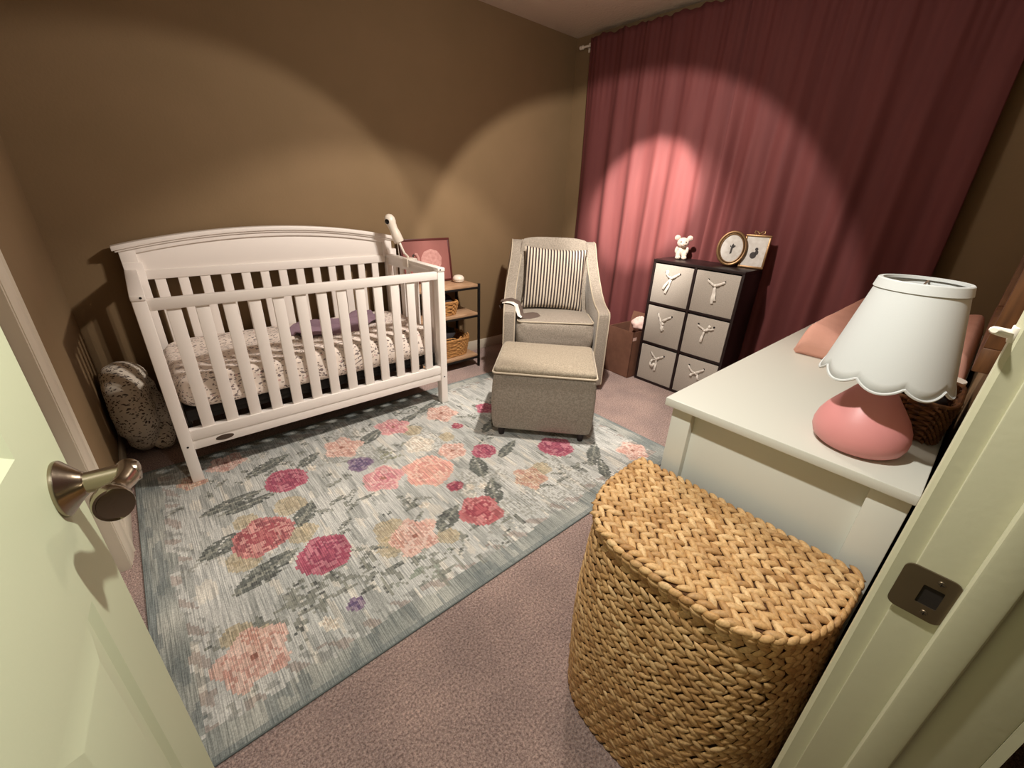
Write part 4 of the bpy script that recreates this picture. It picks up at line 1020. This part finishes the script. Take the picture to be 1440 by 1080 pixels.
# changing pad: contoured, raised along both long sides
def pad():
    b = MB(); x0, x1, y0, y1 = 1.615, 2.40, -.035, .375; nx_, ny_ = 48, 44
    def hgt(u, v):
        w = abs(v * 2 - 1); h_ = .056 + .050 * sstep(.15, .85, w); h_ *= (1 - (max(0, w - .86) / .14) ** 2.2 * .75) if w > .86 else 1
        e = min(u, 1 - u) / .055; h_ *= (1 - (1 - min(1, e)) ** 2.5 * .55)
        return h_ + .003 * fbm(u * 6, v * 4, 1)
    def top(u, v):
        bul = .012 * math.sin(PI * v) 
        return (x0 + (x1 - x0) * u, y0 + (y1 - y0) * v, hgt(u, v))
    b.grid(top, nx_, ny_)
    b.grid(lambda u, v: (x0 + .01 + (x1 - x0 - .02) * u, y0 + .006 + (y1 - y0 - .012) * v, .001), nx_, ny_)
    for fu in (0, 1):
        b.grid(lambda u, v, fu=fu: ((x0, x1)[fu] + (1 - v) * (.01, -.01)[fu], y0 + (y1 - y0) * u + (1 - v) * (.006 - .012 * u), hgt(fu, u) * v + .001 * (1 - v)), ny_, 3)
        b.grid(lambda u, v, fu=fu: (x0 + (x1 - x0) * u + (1 - v) * (.01 - .02 * u), (y0, y1)[fu] + (1 - v) * (.006, -.006)[fu], hgt(u, fu) * v + .001 * (1 - v)), nx_, 3)
    o = b.build('changing_pad', M['pad'], angle=80, weld=.0008); o.location = (0, 0, DZ)
    me = o.data; c = Vector((2.0, .17, 0))
    for v in me.vertices: v.co -= c
    o.location = (2.0, .17, DZ)
    tag(o, 'peach contoured changing pad on the far end of the dresser', 'changing pad')
pad()
tb = thing('clear_tub', 'small clear plastic tub on the dresser beside the wall', 'tub', (1.47, -.002, DZ + .001))
b = MB(); b.lathe([(.026, 0), (.029, .003), (.032, .07), (.030, .07), (.027, .004), (0, .004)], 28); b.build('cup', M['clear'], tb)
b = MB(); b.lathe([(.0335, .067), (.0345, .070), (.0345, .076), (0, .077)], 28); b.build('lid', M['plastic'], tb)
# wooden frame on the wall above the dresser, seen end-on
wf = thing('wall_frame', 'brown stained wood frame hung on the wall above the dresser, seen edge-on', 'frame', (1.40, YD + .0005, 1.005))
b = MB(); t_ = .026
for lo, hi in (((-.30, 0, 0), (.30, t_, .045)), ((-.30, 0, .405), (.30, t_, .45)), ((-.30, 0, .045), (-.255, t_, .405)), ((.252, 0, .045), (.30, t_, .405))): b.box(lo, hi, bev=.002)
b.build('frame', M['brownw'], wf)
b = MB(); b.box((-.256, .004, .044), (.256, .010, .406)); b.build('panel', M['paper'], wf, smooth=False)

# ------------------------------------------------------------------ hamper: half-moon, braided
def hamper():
    HX, HYc, A, B, HZ = .925, .229, .246, .318, .618           # back plane x, centre y, half width, depth, top
    root = thing('laundry_hamper', 'half-moon braided water hyacinth hamper with lid at the end of the dresser', 'hamper', (HX - .15, HYc, 0))
    off = Vector((HX - .15, HYc, 0))
    rnd = random.Random(5)
    def outl(t, k=1.0):           # t 0..1 from the left-back corner round the front to the right-back corner
        a = PI * t; c, s = math.cos(a), math.sin(a); p = .62
        return Vector((HX - B * k * abs(s) ** p, HYc + A * k * math.copysign(abs(c) ** p, c), 0))
    N_ = 400; pts = [outl(i / N_) for i in range(N_ + 1)]; cum = [0]
    for p, q in zip(pts, pts[1:]): cum.append(cum[-1] + (q - p).length)
    Ltot = cum[-1]
    def at(s):
        s = max(0, min(Ltot - 1e-6, s)); lo, hi = 0, N_
        while hi - lo > 1:
            m_ = (lo + hi) // 2
            if cum[m_] <= s: lo = m_
            else: hi = m_
        f = (s - cum[lo]) / (cum[hi] - cum[lo]); p = pts[lo].lerp(pts[hi], f); d = (pts[hi] - pts[lo]).normalized()
        return p, d
    def leaf(t, c, ax, nrm, L_, W_, T_):
        """one pod of the braid: pointed lens along ax, bulging along nrm"""
        ax = ax.normalized(); nrm = (nrm - ax * nrm.dot(ax)).normalized(); sd = ax.cross(nrm); n = 6; rings = []
        for i in range(n + 1):
            u = -1 + 2 * i / n; w = (1 - abs(u) ** 2.2) ** .8; cen = c + ax * (u * L_) + nrm * (T_ * .55 * (1 - u * u)) - nrm * (.002 * (u + 1))
            if i in (0, n): rings.append([t.verts.new(cen)])
            else: rings.append([t.verts.new(cen + sd * (W_ * w * math.cos(q * PI / 3)) + nrm * (T_ * w * math.sin(q * PI / 3) * .8)) for q in range(6)])
        for a_, b_ in zip(rings, rings[1:]):
            if len(a_) == 1: [t.faces.new((a_[0], b_[(q + 1) % 6], b_[q])) for q in range(6)]
            elif len(b_) == 1: [t.faces.new((a_[q], a_[(q + 1) % 6], b_[0])) for q in range(6)]
            else: [t.faces.new((a_[q], a_[(q + 1) % 6], b_[(q + 1) % 6], b_[q])) for q in range(6)]
    def jit(v, a): return v + Vector((rnd.uniform(-a, a), rnd.uniform(-a, a), rnd.uniform(-a, a)))
    # body
    t = bmesh.new(); rows = 20; rh = (HZ - .03) / rows; pv = .0215
    for r in range(rows):
        z = .004 + rh * (r + .5); bulge = 1 + .045 * math.sin(PI * (r + .5) / rows) + .03 * (1 - r / rows)
        k = int(Ltot / pv); dirn = 1
        for i in range(k):
            p, d = at((i + .5 + .5 * (r % 2)) * pv)
            nr = Vector((-d.y, d.x, 0)) if False else Vector((d.y, -d.x, 0))
            if nr.dot(p - Vector((HX - .05, HYc, 0))) < 0: nr = -nr
            p = Vector((HX + (p.x - HX) * bulge, HYc + (p.y - HYc) * bulge, z))
            p.x = min(p.x, HX)
            for sg in (1, -1):
                ax = d * dirn * 1.0 + Vector((0, 0, sg * .75))
                leaf(t, jit(p + Vector((0, 0, -sg * rh * .20)) - off, .0012), jit(ax, .08), nr, .0205 * rnd.uniform(.9, 1.12), .0074 * rnd.uniform(.9, 1.15), .0052)
    b = MB(); b.add(t); body = b.build('body', M['braid'], root, angle=80)
    # inner liner wall keeps light out between the braids
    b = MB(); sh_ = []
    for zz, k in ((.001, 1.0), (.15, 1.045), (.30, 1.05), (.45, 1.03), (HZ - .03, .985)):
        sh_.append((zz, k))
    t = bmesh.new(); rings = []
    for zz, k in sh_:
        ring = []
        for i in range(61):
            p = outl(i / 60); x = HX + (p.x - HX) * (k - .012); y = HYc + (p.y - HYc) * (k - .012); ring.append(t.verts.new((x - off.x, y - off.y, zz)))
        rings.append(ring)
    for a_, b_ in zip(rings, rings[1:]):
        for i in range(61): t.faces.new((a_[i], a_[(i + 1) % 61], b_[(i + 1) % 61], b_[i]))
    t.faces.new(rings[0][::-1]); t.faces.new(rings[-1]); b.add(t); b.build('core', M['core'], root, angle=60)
    # lid: braids running parallel to the flat back
    t = bmesh.new(); pr_ = .0315; nrow = int(B / pr_) + 1; pv = .0225; K = 1.015
    for r in range(nrow):
        x = HX - .014 - r * pr_; u = (HX - x) / (B * K)
        if u >= .985: continue
        hwid = A * K * (1 - u ** (2 / .62)) ** (.62 / 2)
        n = int(2 * hwid / pv)
        for i in range(n + 1):
            y = HYc - hwid + (i + .5) * (2 * hwid / (n + 1)) + rnd.uniform(-.002, .002)
            for sg in (1, -1):
                c = Vector((x + sg * pr_ * .235, y, HZ - .004 + rnd.uniform(-.001, .001)))
                leaf(t, jit(c - off, .0012), jit(Vector((-sg * .72, -1.0, 0)), .09), Vector((0, 0, 1)), .0215 * rnd.uniform(.92, 1.12), .0076 * rnd.uniform(.9, 1.12), .0075)
    # rim braid round the curved front edge
    k = int(Ltot / .021)
    for i in range(k):
        p, d = at((i + .5) * .021); nr = Vector((d.y, -d.x, 0))
        if nr.dot(p - Vector((HX - .05, HYc, 0))) < 0: nr = -nr
        p = Vector((HX + (p.x - HX) * K, HYc + (p.y - HYc) * K, 0)); p.x = min(p.x, HX)
        for zz, sg in ((HZ - .006, 1), (HZ - .018, -1)):
            leaf(t, jit(p + Vector((0, 0, zz)) - off + nr * .002, .001), d + Vector((0, 0, sg * .35)), nr + Vector((0, 0, .5 if sg > 0 else 0)), .0165, .0075, .0065)
    b = MB(); b.add(t); b.build('lid', M['braid'], root, angle=80)
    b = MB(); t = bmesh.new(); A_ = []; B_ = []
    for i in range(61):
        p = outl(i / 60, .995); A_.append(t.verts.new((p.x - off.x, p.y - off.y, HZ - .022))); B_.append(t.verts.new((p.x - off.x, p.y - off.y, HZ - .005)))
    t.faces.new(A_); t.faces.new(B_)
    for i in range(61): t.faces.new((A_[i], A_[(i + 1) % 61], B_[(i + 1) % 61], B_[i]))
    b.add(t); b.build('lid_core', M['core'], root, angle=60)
hamper()

# ------------------------------------------------------------------ lights: ceiling fixture bulbs, a bulb near the door, and added fills
WARM = (1.0, .91, .82)
def spot(name, loc, axis, half, energy, blend, size, col=WARM):
    l = bpy.data.lights.new(name, 'SPOT'); l.energy = energy; l.spot_size = math.radians(2 * half); l.spot_blend = blend; l.shadow_soft_size = size; l.color = col
    o = bpy.data.objects.new(name, l); COL.objects.link(o); o.location = loc
    o.rotation_euler = Vector(axis).to_track_quat('-Z', 'Y').to_euler(); return o
LX, LY, LZ = 1.52, 1.22, 2.02
spot('bulb_and_fill', (LX - .06, LY - .02, LZ), (-.45, .62, -.64), 37.5, 38, .2, .016)
spot('bulb_and_fill', (LX + .02, LY + .04, LZ), (-.12, .465, -.877), 46, 54, .28, .016)
spot('bulb_and_fill', (LX, LY, LZ - .02), (-.08, -.05, -1), 50, 36, .8, .016)  # added downward fill for the floor, not a bulb of its own
spot('bulb_and_fill', (LX + .08, LY + .06, LZ), (.61, .37, -.70), 48.5, 76, .16, .016)
spot('bulb_and_fill', (LX + .08, LY + .06, LZ), (1.43, .66, -.76), 14.5, 400, .45, .02)
spot('bulb_and_fill', (LX + .08, LY + .06, LZ), (1.42, .60, -1.08), 23, 190, .7, .02)  # added beam that stretches the curtain's hot spot downwards, no separate bulb
spot('door_bulb', (.33, .36, 1.88), (.10, -.16, -1), 63, 54, .5, .02, (1.0, .985, .92))
l = bpy.data.lights.new('ambient_fill', 'POINT'); l.energy = 17; l.shadow_soft_size = .12; l.color = WARM  # added omni fill for ceiling and ambient level, no real lamp
o = bpy.data.objects.new('ambient_fill', l); COL.objects.link(o); o.location = (LX, LY, LZ + .05)
w = bpy.data.worlds.new('World'); S.world = w; w.use_nodes = True
w.node_tree.nodes['Background'].inputs['Color'].default_value = (.0, .0, .0, 1)

# ------------------------------------------------------------------ camera
f_px, pit, yaw, roll, hc = 588.7276, math.radians(24.4351), math.radians(41.9634), math.radians(2.2877), 1.2684
fwd = Vector((math.sin(yaw) * math.cos(pit), math.cos(yaw) * math.cos(pit), -math.sin(pit)))
rt0 = Vector((math.cos(yaw), -math.sin(yaw), 0)); up0 = rt0.cross(fwd)
r_ = rt0 * math.cos(roll) + up0 * math.sin(roll); u_ = -rt0 * math.sin(roll) + up0 * math.cos(roll)
cam = bpy.data.cameras.new('Camera'); cam.sensor_width = 36; cam.sensor_fit = 'HORIZONTAL'; cam.lens = 36 * f_px / 1440; cam.clip_start = .02
co = bpy.data.objects.new('Camera', cam); COL.objects.link(co)
co.matrix_world = Matrix(((r_.x, u_.x, -fwd.x, 0), (r_.y, u_.y, -fwd.y, 0), (r_.z, u_.z, -fwd.z, hc), (0, 0, 0, 1)))
S.camera = co
S.view_settings.view_transform = 'Standard'; S.view_settings.look = 'None'; S.view_settings.gamma = 1; S.view_settings.exposure = .2; S.view_settings.use_curve_mapping = False
